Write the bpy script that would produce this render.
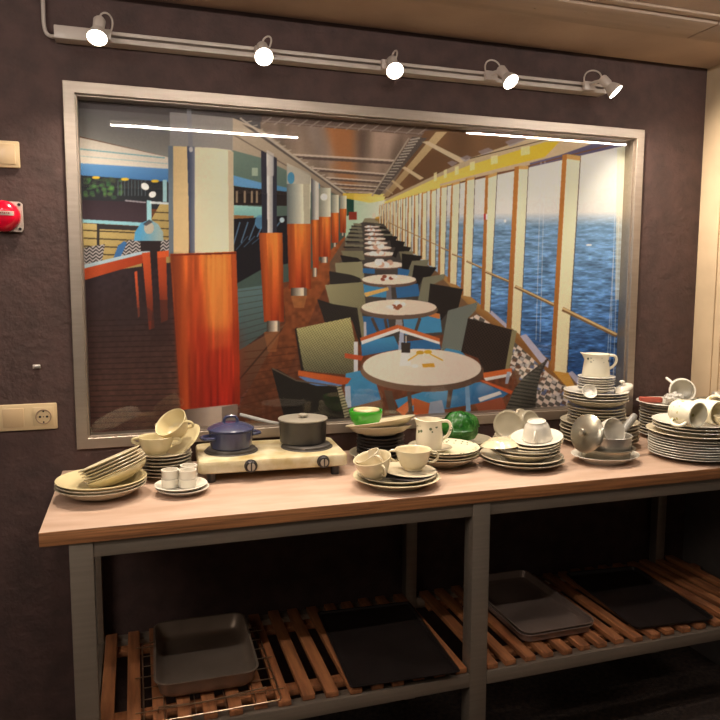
import bpy, bmesh, math, random
import numpy as np
from mathutils import Vector, Matrix, Quaternion, noise as mnoise
for _o in list(bpy.data.objects): bpy.data.objects.remove(_o)
S = bpy.context.scene
C = S.collection
PI = math.pi
R_ = math.radians
rnd = random.Random(7)

# ------------------------------------------------------------------ camera, world, lights, exposure
FPX, CAM, YAW, PITCH, ROLL = 700.4, (0.1764, -2.2218, 1.4539), 0.3115, -0.10486, 0.00322
def cam_axes():
    cy, sy, cp, sp, cr, sr = math.cos(YAW), math.sin(YAW), math.cos(PITCH), math.sin(PITCH), math.cos(ROLL), math.sin(ROLL)
    f = Vector((sy*cp, cy*cp, sp)); r = Vector((cy, -sy, 0)); u = r.cross(f)
    return cr*r+sr*u, cr*u-sr*r, f
AR, AU, AF = cam_axes()
cd = bpy.data.cameras.new('camera'); cam = bpy.data.objects.new('camera', cd); C.objects.link(cam)
cd.sensor_width = 36; cd.sensor_fit = 'HORIZONTAL'; cd.lens = FPX/720*36; cd.clip_start = 0.05
cam.matrix_world = Matrix(((AR.x, AU.x, -AF.x, CAM[0]), (AR.y, AU.y, -AF.y, CAM[1]), (AR.z, AU.z, -AF.z, CAM[2]), (0, 0, 0, 1)))
S.camera = cam
W = bpy.data.worlds.new('world'); S.world = W; W.use_nodes = True
W.node_tree.nodes['Background'].inputs[0].default_value = (1.0, 0.86, 0.72, 1)
W.node_tree.nodes['Background'].inputs[1].default_value = 0.04
def area(name, loc, target, sx, sy, power, col):
    l = bpy.data.lights.new(name, 'AREA'); l.shape = 'RECTANGLE'; l.size = sx; l.size_y = sy; l.energy = power; l.color = col
    o = bpy.data.objects.new(name, l); C.objects.link(o); o.location = loc
    o.rotation_euler = (Vector(target)-Vector(loc)).to_track_quat('-Z', 'Y').to_euler(); return o
area('room_fill_light', (-1.1, -1.9, 2.26), (0.2, 0.0, 1.2), 0.9, 0.9, 14, (1.0, 0.88, 0.76))  # added fill lamp, set where the glass pane does not mirror it
SPOT_W, TUBE_E = 45.0, 225.0
SPOT_COL = (1.0, 0.86, 0.70)
PRINT_GAIN = 1.2
vs = S.view_settings; S.display_settings.display_device = 'sRGB'
vs.view_transform = 'Standard'; vs.look = 'None'; vs.exposure = 0.24; vs.gamma = 1.0; vs.use_curve_mapping = False

# ------------------------------------------------------------------ helpers
def ray(px, py): return AF + AR*((px-360)/FPX) - AU*((py-360)/FPX)
def at_z(px, py, z):
    d = ray(px, py); return Vector(CAM)+d*((z-CAM[2])/d.z)
def at_y(px, py, y):
    d = ray(px, py); return Vector(CAM)+d*((y-CAM[1])/d.y)
def lin(c):
    c = c/255.0
    return c/12.92 if c <= 0.04045 else ((c+0.055)/1.055)**2.4
def rgb(r, g, b): return (lin(r), lin(g), lin(b), 1)
def tag(o, label=None, cat=None, group=None, kind=None):
    if label: o['label'] = label
    if cat: o['category'] = cat
    if group: o['group'] = group
    if kind: o['kind'] = kind
    return o
def empty(name, loc=(0, 0, 0), rz=0, label=None, cat=None, group=None):
    o = bpy.data.objects.new(name, None); C.objects.link(o); o.empty_display_size = .05
    o.location = loc; o.rotation_euler = (0, 0, rz); return tag(o, label, cat, group)
def mesh_of(name, bm, mats, angle=35):
    me = bpy.data.meshes.new(name)
    bmesh.ops.recalc_face_normals(bm, faces=bm.faces)
    bm.to_mesh(me); bm.free()
    for m in (mats if isinstance(mats, (list, tuple)) else [mats]): me.materials.append(m)
    me.polygons.foreach_set('use_smooth', [True]*len(me.polygons)); me.set_sharp_from_angle(angle=R_(angle))
    return me
def link(name, me, parent=None, loc=(0, 0, 0), quat=None):
    o = bpy.data.objects.new(name, me); C.objects.link(o); o.location = loc
    if quat is not None: o.rotation_euler = quat.to_euler()
    if parent: o.parent = parent
    return o
def obj(name, bm, mats, parent=None, loc=(0, 0, 0), quat=None, angle=35): return link(name, mesh_of(name, bm, mats, angle), parent, loc, quat)
def aim(v, spin=0):
    return Vector(v).to_track_quat('Z', 'Y') @ Quaternion((0, 0, 1), spin)
def lathe(prof, n=48, bm=None, sx=1, sy=1):
    bm = bm or bmesh.new(); rings = []
    for r, z in prof:
        if r < 1e-6: rings.append([bm.verts.new((0, 0, z))])
        else: rings.append([bm.verts.new((r*sx*math.cos(2*PI*k/n), r*sy*math.sin(2*PI*k/n), z)) for k in range(n)])
    for a, b in zip(rings, rings[1:]):
        for k in range(n):
            k2 = (k+1) % n
            if len(a) == 1 and len(b) == 1: continue
            if len(a) == 1: bm.faces.new((a[0], b[k2], b[k]))
            elif len(b) == 1: bm.faces.new((a[k], a[k2], b[0]))
            else: bm.faces.new((a[k], a[k2], b[k2], b[k]))
    return bm
def box(bm, x0, x1, y0, y1, z0, z1, bev=0.0, mat=0, M=None):
    vs_ = bmesh.ops.create_cube(bm, size=1)['verts']
    for v in vs_:
        v.co = Vector((x0+(v.co.x+.5)*(x1-x0), y0+(v.co.y+.5)*(y1-y0), z0+(v.co.z+.5)*(z1-z0)))
        if M: v.co = M @ v.co
    fs = {f for v in vs_ for f in v.link_faces}
    for f in fs: f.material_index = mat
    if bev > 0:
        es = list({e for v in vs_ for e in v.link_edges})
        bmesh.ops.bevel(bm, geom=es, offset=bev, segments=2, affect='EDGES', profile=.5)
    return bm
def tube(pts, r, n=10, bm=None, closed=False, flat=1.0):
    bm = bm or bmesh.new(); P = [Vector(p) for p in pts]; m = len(P); rings = []
    rr = r if isinstance(r, (list, tuple)) else [r]*m
    t0 = (P[1]-P[0]).normalized(); nrm = t0.orthogonal().normalized()
    for i in range(m):
        if closed: t = (P[(i+1) % m]-P[i-1]).normalized()
        else: t = (P[min(i+1, m-1)]-P[max(i-1, 0)]).normalized()
        nrm = (nrm-t*nrm.dot(t)).normalized(); b = t.cross(nrm)
        rings.append([bm.verts.new(P[i]+(nrm*math.cos(2*PI*k/n)+b*(math.sin(2*PI*k/n)*flat))*rr[i]) for k in range(n)])
    for i in range(m if closed else m-1):
        a, b = rings[i], rings[(i+1) % m]
        for k in range(n): bm.faces.new((a[k], a[(k+1) % n], b[(k+1) % n], b[k]))
    if not closed: bm.faces.new(rings[0][::-1]); bm.faces.new(rings[-1])
    return bm
def bez(p0, p1, p2, p3, n=12):
    p = [Vector(q) for q in (p0, p1, p2, p3)]; out = []
    for i in range(n+1):
        t = i/n; out.append(p[0]*(1-t)**3+p[1]*3*t*(1-t)**2+p[2]*3*t*t*(1-t)+p[3]*t**3)
    return out
def rrect(x0, x1, y0, y1, r, n=5):
    out = []
    for cx, cy, a in ((x1-r, y1-r, 0), (x0+r, y1-r, 90), (x0+r, y0+r, 180), (x1-r, y0+r, 270)):
        for k in range(n+1): out.append((cx+r*math.cos(R_(a+90*k/n)), cy+r*math.sin(R_(a+90*k/n))))
    return out
def loft(loops, bm=None, cap0=True, cap1=True):
    bm = bm or bmesh.new(); rings = [[bm.verts.new(p) for p in L] for L in loops]; n = len(rings[0])
    for a, b in zip(rings, rings[1:]):
        for k in range(n): bm.faces.new((a[k], a[(k+1) % n], b[(k+1) % n], b[k]))
    if cap0: bm.faces.new(rings[0][::-1])
    if cap1: bm.faces.new(rings[-1])
    return bm
ORD = ['topmost', 'second', 'third', 'fourth', 'fifth', 'sixth', 'seventh', 'eighth', 'ninth', 'tenth', 'eleventh', 'twelfth']

# ------------------------------------------------------------------ materials
def mat(name, col, rough=.5, metal=0.0, var=0.0, vscale=20, col2=None, bump=0.0, bscale=200, spec=.5, stretch=None, coat=0.0, detail=4):
    m = bpy.data.materials.new(name); m.use_nodes = True; nt = m.node_tree; b = nt.nodes['Principled BSDF']
    b.inputs['Base Color'].default_value = col; b.inputs['Roughness'].default_value = rough; b.inputs['Metallic'].default_value = metal
    b.inputs['Specular IOR Level'].default_value = spec; b.inputs['Coat Weight'].default_value = coat
    tc = nt.nodes.new('ShaderNodeTexCoord'); src = tc.outputs['Object']
    if stretch:
        mp = nt.nodes.new('ShaderNodeMapping'); mp.inputs['Scale'].default_value = stretch; nt.links.new(src, mp.inputs['Vector']); src = mp.outputs['Vector']
    if var > 0 or col2:
        nz = nt.nodes.new('ShaderNodeTexNoise'); nz.inputs['Scale'].default_value = vscale; nz.inputs['Detail'].default_value = detail
        nt.links.new(src, nz.inputs['Vector'])
        mx = nt.nodes.new('ShaderNodeMix'); mx.data_type = 'RGBA'
        c2 = col2 or tuple(c*(1-var) for c in col[:3])+(1,)
        mx.inputs[6].default_value = col; mx.inputs[7].default_value = c2
        rp = nt.nodes.new('ShaderNodeValToRGB'); rp.color_ramp.elements[0].position = .35; rp.color_ramp.elements[1].position = .68
        nt.links.new(nz.outputs['Fac'], rp.inputs['Fac']); nt.links.new(rp.outputs['Color'], mx.inputs[0]); nt.links.new(mx.outputs[2], b.inputs['Base Color'])
    if bump > 0:
        n2 = nt.nodes.new('ShaderNodeTexNoise'); n2.inputs['Scale'].default_value = bscale; n2.inputs['Detail'].default_value = 5
        nt.links.new(src, n2.inputs['Vector'])
        bp = nt.nodes.new('ShaderNodeBump'); bp.inputs['Strength'].default_value = bump; bp.inputs['Distance'].default_value = .004
        nt.links.new(n2.outputs['Fac'], bp.inputs['Height']); nt.links.new(bp.outputs['Normal'], b.inputs['Normal'])
    return m
def emit(name, col, e):
    m = bpy.data.materials.new(name); m.use_nodes = True; b = m.node_tree.nodes['Principled BSDF']
    b.inputs['Base Color'].default_value = (.8, .8, .8, 1); b.inputs['Emission Color'].default_value = col; b.inputs['Emission Strength'].default_value = e
    return m
def glass_mat(name, tint=(1, 1, 1, 1), f0=.045):
    m = bpy.data.materials.new(name); m.use_nodes = True; nt = m.node_tree; nt.nodes.clear()
    out = nt.nodes.new('ShaderNodeOutputMaterial'); mix = nt.nodes.new('ShaderNodeMixShader')
    tr = nt.nodes.new('ShaderNodeBsdfTransparent'); gl = nt.nodes.new('ShaderNodeBsdfGlossy'); lw = nt.nodes.new('ShaderNodeLayerWeight')
    tr.inputs[0].default_value = tint; gl.inputs['Roughness'].default_value = .0; lw.inputs['Blend'].default_value = .5
    pw = nt.nodes.new('ShaderNodeMath'); pw.operation = 'POWER'; pw.inputs[1].default_value = 5
    ma = nt.nodes.new('ShaderNodeMath'); ma.operation = 'MULTIPLY_ADD'; ma.inputs[1].default_value = 1-f0; ma.inputs[2].default_value = f0
    nt.links.new(lw.outputs['Facing'], pw.inputs[0]); nt.links.new(pw.outputs[0], ma.inputs[0]); nt.links.new(ma.outputs[0], mix.inputs[0])
    nt.links.new(tr.outputs[0], mix.inputs[1]); nt.links.new(gl.outputs[0], mix.inputs[2]); nt.links.new(mix.outputs[0], out.inputs[0])
    return m
M = {}
M['wall'] = mat('brown_plaster', rgb(77, 55, 50), .8, col2=rgb(62, 45, 40), vscale=16, bump=.9, bscale=48, detail=8)
M['beige_wall'] = mat('beige_wall', rgb(196, 172, 140), .7, var=.2, vscale=5)
M['ceiling'] = mat('ceiling_board', rgb(186, 160, 140), .8, var=.18, vscale=4, bump=.2, bscale=60)
M['ceiling_trim'] = mat('ceiling_trim', rgb(172, 146, 124), .7, var=.25, vscale=6, stretch=(.3, 3, 3))
M['floor'] = mat('dark_carpet', rgb(74, 58, 48), .95, col2=rgb(42, 33, 28), vscale=60, bump=.6, bscale=300)
M['panel'] = mat('grey_panel', rgb(104, 96, 92), .6, var=.15)
M['white_paint'] = mat('white_track_paint', rgb(186, 172, 160), .4)
M['dark'] = mat('black_gap', rgb(18, 15, 14), .8)
M['steel'] = mat('brushed_steel', rgb(150, 136, 120), .38, .6, var=.12, vscale=14, stretch=(.15, 8, 8))
M['frame'] = mat('brushed_frame', rgb(172, 158, 144), .4, .75, var=.10, vscale=20, stretch=(.6, 6, 6))
M['top'] = mat('pale_wood_top', rgb(180, 152, 132), .55, col2=rgb(164, 134, 112), vscale=5, stretch=(1, 4, 4), bump=.05)
M['ply'] = mat('brown_ply_edge', rgb(168, 112, 66), .6, col2=rgb(112, 72, 42), vscale=10, stretch=(.5, .5, 22))
M['slat'] = mat('slat_wood', rgb(164, 104, 62), .6, col2=rgb(112, 68, 40), vscale=9, stretch=(6, .6, 6), bump=.1)
M['cream'] = mat('cream_glaze', rgb(214, 200, 166), .22, var=.08, vscale=30, coat=.2)
M['ivory'] = mat('ivory_glaze', rgb(204, 191, 164), .25, var=.10, vscale=25, coat=.2)
M['white'] = mat('white_glaze', rgb(218, 211, 196), .22, var=.04, vscale=30, coat=.2)
M['grey_plate'] = mat('greyish_glaze', rgb(178, 167, 142), .28, var=.12, vscale=18)
M['yellow_cream'] = mat('yellow_cream_glaze', rgb(208, 192, 148), .25, var=.06, vscale=20, coat=.2)
M['dark_glaze'] = mat('dark_glaze', rgb(66, 58, 54), .3, var=.3, vscale=25)
M['navy'] = mat('navy_enamel', rgb(56, 60, 88), .25, var=.15, vscale=20, coat=.3)
M['charcoal'] = mat('charcoal_enamel', rgb(54, 50, 48), .35, var=.25, vscale=25)
M['lid_grey'] = mat('worn_grey_lid', rgb(172, 164, 148), .4, .35, var=.2, vscale=14)
M['chrome'] = mat('polished_steel', rgb(206, 200, 190), .28, .8, var=.1, vscale=12)
M['dull_steel'] = mat('dull_steel', rgb(176, 168, 150), .3, .85, var=.18, vscale=18)
M['hotplate'] = mat('grimy_cream_enamel', rgb(206, 194, 162), .4, col2=rgb(170, 148, 96), vscale=18, bump=.05)
M['burner'] = mat('burner_iron', rgb(84, 78, 72), .5, .4, var=.3, vscale=30)
M['black_plastic'] = mat('black_plastic', rgb(34, 30, 30), .35)
M['grey_handle'] = mat('grey_handle', rgb(128, 124, 116), .4, var=.15, vscale=25)
M['green_glass'] = mat('green_glaze', rgb(66, 170, 46), .12, var=.3, vscale=8, coat=.5)
M['cabbage'] = mat('cabbage_green', rgb(24, 104, 28), .15, col2=rgb(96, 164, 72), vscale=12, bump=.25, bscale=40, coat=.6)
M['terracotta'] = mat('terracotta', rgb(160, 72, 54), .6, var=.25, vscale=20)
M['cloth'] = mat('pale_grey_cloth', rgb(196, 190, 180), .8, var=.2, vscale=30)
M['red'] = mat('red_plastic', rgb(206, 8, 42), .22, coat=.4)
M['switch'] = mat('cream_plastic', rgb(208, 182, 140), .4, var=.04)
M['socket_ring'] = mat('socket_shade_plastic', rgb(150, 124, 98), .5)  # shade of the socket recess, put into the ring's colour
M['switch_key'] = mat('cream_plastic_key', rgb(200, 170, 130), .35)
M['roast'] = mat('roasting_tin', rgb(150, 132, 116), .38, .6, var=.2, vscale=8)
M['tray'] = mat('dull_tray_metal', rgb(146, 126, 114), .4, .5, var=.25, vscale=7)
M['black_tray'] = mat('black_baking_sheet', rgb(44, 36, 33), .45, .3, var=.4, vscale=9)
M['wire'] = mat('wire_steel', rgb(176, 150, 124), .3, .9)
M['glass_lid'] = glass_mat('lid_glass', (.86, .9, .86, 1), .12)
M['pane'] = glass_mat('pane_glass', (.985, .99, .985, 1), .03)
M['tube'] = emit('tube_light', (1.0, .93, .86, 1), TUBE_E)
M['bulb'] = emit('bulb_glow', (1.0, .93, .8, 1), 14)
def floral(name, base, z0, z1, col, sc=90, th=.34):
    m = mat(name, base, .22, coat=.2); nt = m.node_tree; b = nt.nodes['Principled BSDF']
    tc = nt.nodes.new('ShaderNodeTexCoord'); sp = nt.nodes.new('ShaderNodeSeparateXYZ'); nt.links.new(tc.outputs['Object'], sp.inputs[0])
    def cmp(op, v):
        n = nt.nodes.new('ShaderNodeMath'); n.operation = op; n.inputs[1].default_value = v; return n
    a = cmp('GREATER_THAN', z0); c = cmp('LESS_THAN', z1); nt.links.new(sp.outputs['Z'], a.inputs[0]); nt.links.new(sp.outputs['Z'], c.inputs[0])
    vo = nt.nodes.new('ShaderNodeTexVoronoi'); vo.inputs['Scale'].default_value = sc; nt.links.new(tc.outputs['Object'], vo.inputs['Vector'])
    d = cmp('LESS_THAN', th); nt.links.new(vo.outputs['Distance'], d.inputs[0])
    m1 = nt.nodes.new('ShaderNodeMath'); m1.operation = 'MULTIPLY'; m2 = nt.nodes.new('ShaderNodeMath'); m2.operation = 'MULTIPLY'
    nt.links.new(a.outputs[0], m1.inputs[0]); nt.links.new(c.outputs[0], m1.inputs[1]); nt.links.new(m1.outputs[0], m2.inputs[0]); nt.links.new(d.outputs[0], m2.inputs[1])
    mx = nt.nodes.new('ShaderNodeMix'); mx.data_type = 'RGBA'; mx.inputs[6].default_value = base; mx.inputs[7].default_value = col
    nt.links.new(m2.outputs[0], mx.inputs[0]); nt.links.new(mx.outputs[2], b.inputs['Base Color']); return m

# ------------------------------------------------------------------ the room
FB, FT, FW = 0.9635, 2.0342, 2.0            # frame bottom, top, width; its front face is the plane y = 0
WY = 0.012                                  # the wall's face
XL, XR, ZC = -1.6, 2.295, 2.283
bm = bmesh.new()
hx0, hx1, hz0, hz1 = .03, FW-.03, FB+.028, FT-.028
box(bm, XL, hx0, WY, .16, 0, ZC); box(bm, hx1, XR+.1, WY, .16, 0, ZC); box(bm, hx0, hx1, WY, .16, 0, hz0); box(bm, hx0, hx1, WY, .16, hz1, ZC)
bmesh.ops.remove_doubles(bm, verts=bm.verts, dist=1e-5)
tag(obj('wall_back', bm, M['wall'], angle=20), kind='structure')
tag(obj('wall_right', box(bmesh.new(), XR, XR+.1, -.32, WY, 0, ZC), M['beige_wall']), kind='structure')
bm = box(bmesh.new(), XR-.012, XR, -.085, WY, .9, ZC); box(bm, XR-.006, XR, -.115, -.085, .9, ZC)
tag(obj('trim_1', bm, M['beige_wall']), kind='structure')
tag(obj('floor', box(bmesh.new(), XL, 4.0, -4.2, .16, -.05, 0), M['floor']), kind='structure')
tag(obj('ceiling', box(bmesh.new(), XL, 4.0, -4.2, .16, ZC, ZC+.06), M['ceiling']), kind='structure')
tag(obj('trim_3', box(bmesh.new(), XR-.006, XR, -.32, WY, 0, .864), M['panel']), kind='structure')
bm = bmesh.new()
box(bm, XL, 1.93, -.396, -.262, ZC-.016, ZC, .003); box(bm, 1.934, XR, -.396, -.262, ZC-.016, ZC, .003); box(bm, XL, XR, -.43, -.402, ZC-.008, ZC, .002); box(bm, XL, XR, -.262, -.246, ZC-.006, ZC, .002)
for k in range(16): box(bm, .2+k*.16, .205+k*.16, -.31-.02*(k % 3), -.305-.02*(k % 3), ZC-.0175, ZC-.016)
tag(obj('trim_2', bm, M['ceiling_trim']), kind='structure')

# ------------------------------------------------------------------ table
TX0, TX1, TY0, TZ = -.043, 2.285, -.55, .90
table = empty('serving_table', (1.1, -.27, 0), 0, 'long steel-framed table with a pale wooden top and slatted lower shelf against the brown wall', 'table')
def tp(name, bm, m, angle=30):
    for v in bm.verts: v.co -= Vector((1.1, -.27, 0))
    return obj(name, bm, m, table, angle=angle)
bm = box(bmesh.new(), TX0, TX1, TY0, WY-.002, TZ-.034, TZ, .0015)
bm.faces.ensure_lookup_table()
for f in bm.faces:
    f.normal_update(); f.material_index = 0 if f.normal.z > .5 else 1
tp('tabletop', bm, [M['top'], M['ply']])
for x0 in (.018, 1.044, 2.07+.16):
    tp('leg', box(bmesh.new(), x0, x0+.052, -.545, -.493, 0, TZ-.034, .002), M['steel'])
    xr = x0+.002 if x0 < 2 else 2.10
    tp('leg', box(bmesh.new(), xr, xr+.04, -.05, -.01, 0, TZ-.034, .002), M['steel'])
for a, b in ((.070, 1.044), (1.096, 2.23)):
    tp('apron_rail', box(bmesh.new(), a, b, -.540, -.500, TZ-.074, TZ-.034, .002), M['steel'])
    tp('shelf_rail', box(bmesh.new(), a, b, -.545, -.507, .333, .371, .002), M['steel'])
for a, b in ((.06, 1.046), (1.086, 2.10)):
    tp('rear_shelf_rail', box(bmesh.new(), a, b, -.05, -.012, .333, .371, .002), M['steel'])
tp('side_rail', box(bmesh.new(), .022, .060, -.493, -.05, .333, .371, .002), M['steel'])
tp('side_rail', box(bmesh.new(), .022, .060, -.493, -.05, TZ-.074, TZ-.034, .002), M['steel'])
def slats(x0, x1):
    bm = bmesh.new(); x = x0
    while x+.034 <= x1:
        j = rnd.uniform(-.003, .003); e = rnd.uniform(-.006, .006)
        box(bm, x+j, x+.034+j, -.535+e, -.03+e, .3725, .3885, .002); x += .0625
    box(bm, x0, x1, -.125, -.088, .355, .3725, .002); box(bm, x0, x1, -.47, -.433, .355, .3725, .002)
    return bm
tp('slatted_shelf', slats(.066, 1.042), M['slat']); tp('slatted_shelf', slats(1.10, 2.25), M['slat'])
SH = .3885

# ------------------------------------------------------------------ framed print of a ship's deck behind glass
PY = .06                                    # plane of the print
NX, NZ = 980, 520
px0, px1, pz0, pz1 = .036, FW-.036, FB+.034, FT-.034
SS = 3; OX, OY, CW, CH = 70, 90, 575, 362
K = np.zeros((CH*SS, CW*SS, 3), np.float32)
yy, xx = np.mgrid[0:CH*SS, 0:CW*SS].astype(np.float32)
xx = xx/SS+OX; yy = yy/SS+OY
rs = np.random.RandomState(3)
def vnoise(fx, fy, seed=0):
    r = np.random.RandomState(seed); G = r.rand(256, 256).astype(np.float32)
    u = xx*fx+1000; v = yy*fy+1000; iu = np.floor(u).astype(int); iv = np.floor(v).astype(int); a = u-iu; b = v-iv
    a = a*a*(3-2*a); b = b*b*(3-2*b); g = lambda i, j: G[j & 255, i & 255]
    return (g(iu, iv)*(1-a)+g(iu+1, iv)*a)*(1-b)+(g(iu, iv+1)*(1-a)+g(iu+1, iv+1)*a)*b
def sub(pts):
    xs = [p[0] for p in pts]; ys = [p[1] for p in pts]
    x0 = max(0, int((min(xs)-OX)*SS)-1); x1 = min(CW*SS, int((max(xs)-OX)*SS)+2); y0 = max(0, int((min(ys)-OY)*SS)-1); y1 = min(CH*SS, int((max(ys)-OY)*SS)+2)
    return slice(y0, max(y1, y0)), slice(x0, max(x1, x0))
def inside(pts, X, Y):
    ins = np.zeros(X.shape, bool); n = len(pts)
    for i in range(n):
        (xa, ya), (xb, yb) = pts[i], pts[(i+1) % n]
        if ya == yb: continue
        c = ((ya > Y) != (yb > Y)) & (X < (xb-xa)*(Y-ya)/(yb-ya)+xa); ins ^= c
    return ins
def put(s, m, c, a=1.0):
    m = (m*a)[..., None]; K[s] = K[s]*(1-m)+np.asarray(c, np.float32)*m
def soften(m, k):
    for _ in range(2):
        for ax in (0, 1):
            c = np.cumsum(np.pad(m, [(k+1, k) if i == ax else (0, 0) for i in (0, 1)], mode='edge'), axis=ax)
            m = (np.take(c, range(2*k+1, c.shape[ax]), ax)-np.take(c, range(0, c.shape[ax]-2*k-1), ax))/(2*k+1)
    return m
def poly(pts, c, c2=None, g=None, a=1.0, tex=None, soft=0):
    """flat colour c, or c to c2 along g = (x0, y0, x1, y1); tex(X, Y) multiplies; soft feathers the edge by so many px"""
    s = sub([(x+dx*soft*2, y+dx*soft*2) for x, y in pts for dx in (-1, 1)]) if soft else sub(pts); X, Y = xx[s], yy[s]
    if X.size == 0: return
    m = inside(pts, X, Y).astype(np.float32)
    if soft: m = soften(m, max(1, int(soft*SS)))
    col = np.asarray(c, np.float32)
    if c2 is not None:
        dx, dy = g[2]-g[0], g[3]-g[1]; t = np.clip(((X-g[0])*dx+(Y-g[1])*dy)/(dx*dx+dy*dy), 0, 1)[..., None]
        col = col*(1-t)+np.asarray(c2, np.float32)*t
    if tex is not None: col = col*tex(X, Y)[..., None]
    put(s, m, col, a)
def ell(cx, cy, rx, ry, c, rot=0, a=1.0, c2=None, g=None):
    n = 40; poly([(cx+rx*math.cos(2*PI*k/n)*math.cos(rot)-ry*math.sin(2*PI*k/n)*math.sin(rot), cy+rx*math.cos(2*PI*k/n)*math.sin(rot)+ry*math.sin(2*PI*k/n)*math.cos(rot)) for k in range(n)], c, c2, g, a)
def line(x0, y0, x1, y1, w, c, a=1.0):
    d = math.hypot(x1-x0, y1-y0); nx, ny = -(y1-y0)/d*w/2, (x1-x0)/d*w/2
    poly([(x0+nx, y0+ny), (x1+nx, y1+ny), (x1-nx, y1-ny), (x0-nx, y0-ny)], c, a=a)
def weave(p=3.2, lo=.62, hi=1.12):
    return lambda X, Y: lo+(hi-lo)*((np.sin((X+.3*Y)*2*PI/p)*np.sin((Y-.15*X)*2*PI/p)) > -.15)
def rows(p=3.4, lo=.7, k=.25):
    return lambda X, Y: lo+(1-lo)*((((Y+k*X)/p) % 1) > .35)
N1 = vnoise(.05, .05, 1); N2 = vnoise(.3, .3, 2); NV = vnoise(.45, .03, 5); NV2 = vnoise(.16, .02, 6)
def texof(A, lo=.8, hi=1.2):
    def f(X, Y):
        iy = np.clip(((Y[:, 0]-OY)*SS+.5).astype(int), 0, CH*SS-1); ix = np.clip(((X[0, :]-OX)*SS+.5).astype(int), 0, CW*SS-1)
        return lo+(hi-lo)*A[np.ix_(iy, ix)]
    return f
ALL = [(70, 90), (645, 90), (645, 452), (70, 452)]
# floor
poly(ALL, (112, 62, 40), (72, 42, 30), (300, 300, 180, 440), tex=texof(N2, .86, 1.12))
poly([(70, 250), (265, 250), (262, 452), (70, 452)], (52, 38, 42), (100, 62, 50), (150, 285, 150, 390), tex=texof(N2, .88, 1.1))
for k in range(26):
    y = 318+k*5.4; line(84, y+3, 262, y-2, 1.1, (34, 20, 18), .55)
poly([(236, 282), (262, 264), (268, 330), (238, 352)], (98, 128, 130), (70, 84, 84), (250, 270, 250, 345))
poly([(236, 352), (292, 320), (262, 372), (238, 400)], (112, 76, 54), (84, 50, 36), (250, 330, 245, 400))
for k in range(9): line(236, 292+k*6.5, 285, 286+k*5.2, .9, (60, 52, 46), .5)
line(239, 380, 292, 318, 1.6, (58, 34, 24), .8)
poly([(283, 290), (345, 235), (352, 240), (318, 300), (300, 345), (262, 430), (240, 430), (240, 405), (286, 322)], (158, 84, 42), (92, 50, 32), (330, 245, 255, 400), tex=texof(N2, .84, 1.14))
for k in range(10): line(244, 352+k*7.5, 300, 346+k*6.5, .9, (70, 32, 18), .5)
# ceiling
poly([(70, 90), (640, 90), (640, 150), (545, 150), (388, 204), (345, 204), (233, 150), (170, 117), (70, 100)], (112, 88, 76), (150, 128, 110), (400, 100, 365, 195), tex=texof(NV2, .8, 1.16))
poly([(322, 118), (356, 120), (357, 190), (345, 190), (330, 165)], (196, 116, 58), (176, 112, 66), (340, 120, 350, 185), a=.75, soft=4)
poly([(372, 126), (402, 128), (380, 178), (369, 178)], (200, 168, 148), (168, 138, 118), (385, 126, 372, 178), a=.8, soft=4)
poly([(300, 112), (322, 118), (338, 165), (320, 165)], (160, 140, 130), a=.6, soft=3); poly([(355, 128), (366, 130), (362, 175), (356, 175)], (92, 70, 60), a=.6, soft=3)
poly([(230, 104), (480, 118), (470, 127), (425, 136), (330, 128), (240, 120)], (84, 70, 66), (118, 94, 82), (300, 105, 300, 132))
for k in range(14): line(262+k*12, 124+k*.8, 272+k*12, 117+k*.8, 1.4, (176, 158, 146), .6)
line(240, 119, 425, 134, 1.5, (150, 130, 118), .7)
for (x0, y0, x1, y1, w) in ((293, 157, 394, 163, 3), (312, 170, 386, 176, 2.4), (326, 179, 381, 183, 2), (334, 185, 378, 188, 1.6), (340, 189, 376, 191, 1.3), (344, 193, 374, 194, 1.1)):
    line(x0, y0, x1, y1, w, (92, 74, 66), .95); line(x0, y0-w*.8, x1, y1-w*.8, w*.7, (216, 196, 178), .85)
# left: grey overhang, cream fascia, blue awning, windows, slats
poly([(70, 95), (260, 112), (262, 170), (168, 157), (78, 136)], (84, 80, 82), (146, 142, 136), (120, 106, 112, 148))
poly([(78, 98), (262, 116), (262, 122), (78, 108)], (62, 54, 56), a=.7)
poly([(78, 137), (172, 158), (172, 170), (78, 164)], (222, 210, 196)); line(80, 149, 165, 158, 1.2, (120, 172, 180)); line(80, 156, 170, 164, .8, (170, 190, 190))
poly([(78, 163), (172, 169), (172, 182), (78, 175)], (96, 150, 204), (60, 110, 170), (100, 164, 100, 182), tex=weave(3, .85, 1.08))
poly([(78, 175), (172, 182), (172, 210), (78, 205)], (40, 42, 48))
for k in range(60):
    x = 84+rs.rand()*38; y = 178+rs.rand()*20; ell(x, y, 1.2+rs.rand()*2, 1+rs.rand()*2, (60+rs.rand()*50, 110+rs.rand()*50, 70), a=.32)
for x in (96, 125, 155): ell(x, 177.5+(x-96)*.06, 4, 1.5, (216, 176, 40))
for k in range(9): line(118+k*3.4, 180, 118+k*3.4, 196, 1, (112, 132, 140), .45)
poly([(163, 180), (167, 180), (167, 202), (163, 202)], (150, 190, 200))
poly([(78, 200), (148, 202), (148, 223), (78, 219)], (52, 38, 46), (66, 50, 58), (90, 200, 90, 222)); line(125, 200.5, 146, 202.5, 1.5, (190, 180, 190), .7)
poly([(78, 219), (150, 223), (150, 226.5), (78, 222.5)], (140, 196, 210))
poly([(78, 223), (147, 227), (160, 204), (174, 205), (174, 262), (78, 275)], (196, 172, 110), (168, 142, 84), (100, 220, 130, 262))
for k in range(5): line(80, 230+k*8, 148, 233.5+k*7.4, 1.3, (70, 58, 40))
for k in range(4): line(152, 212+k*8, 172, 213+k*8, 1.2, (80, 66, 44))
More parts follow.
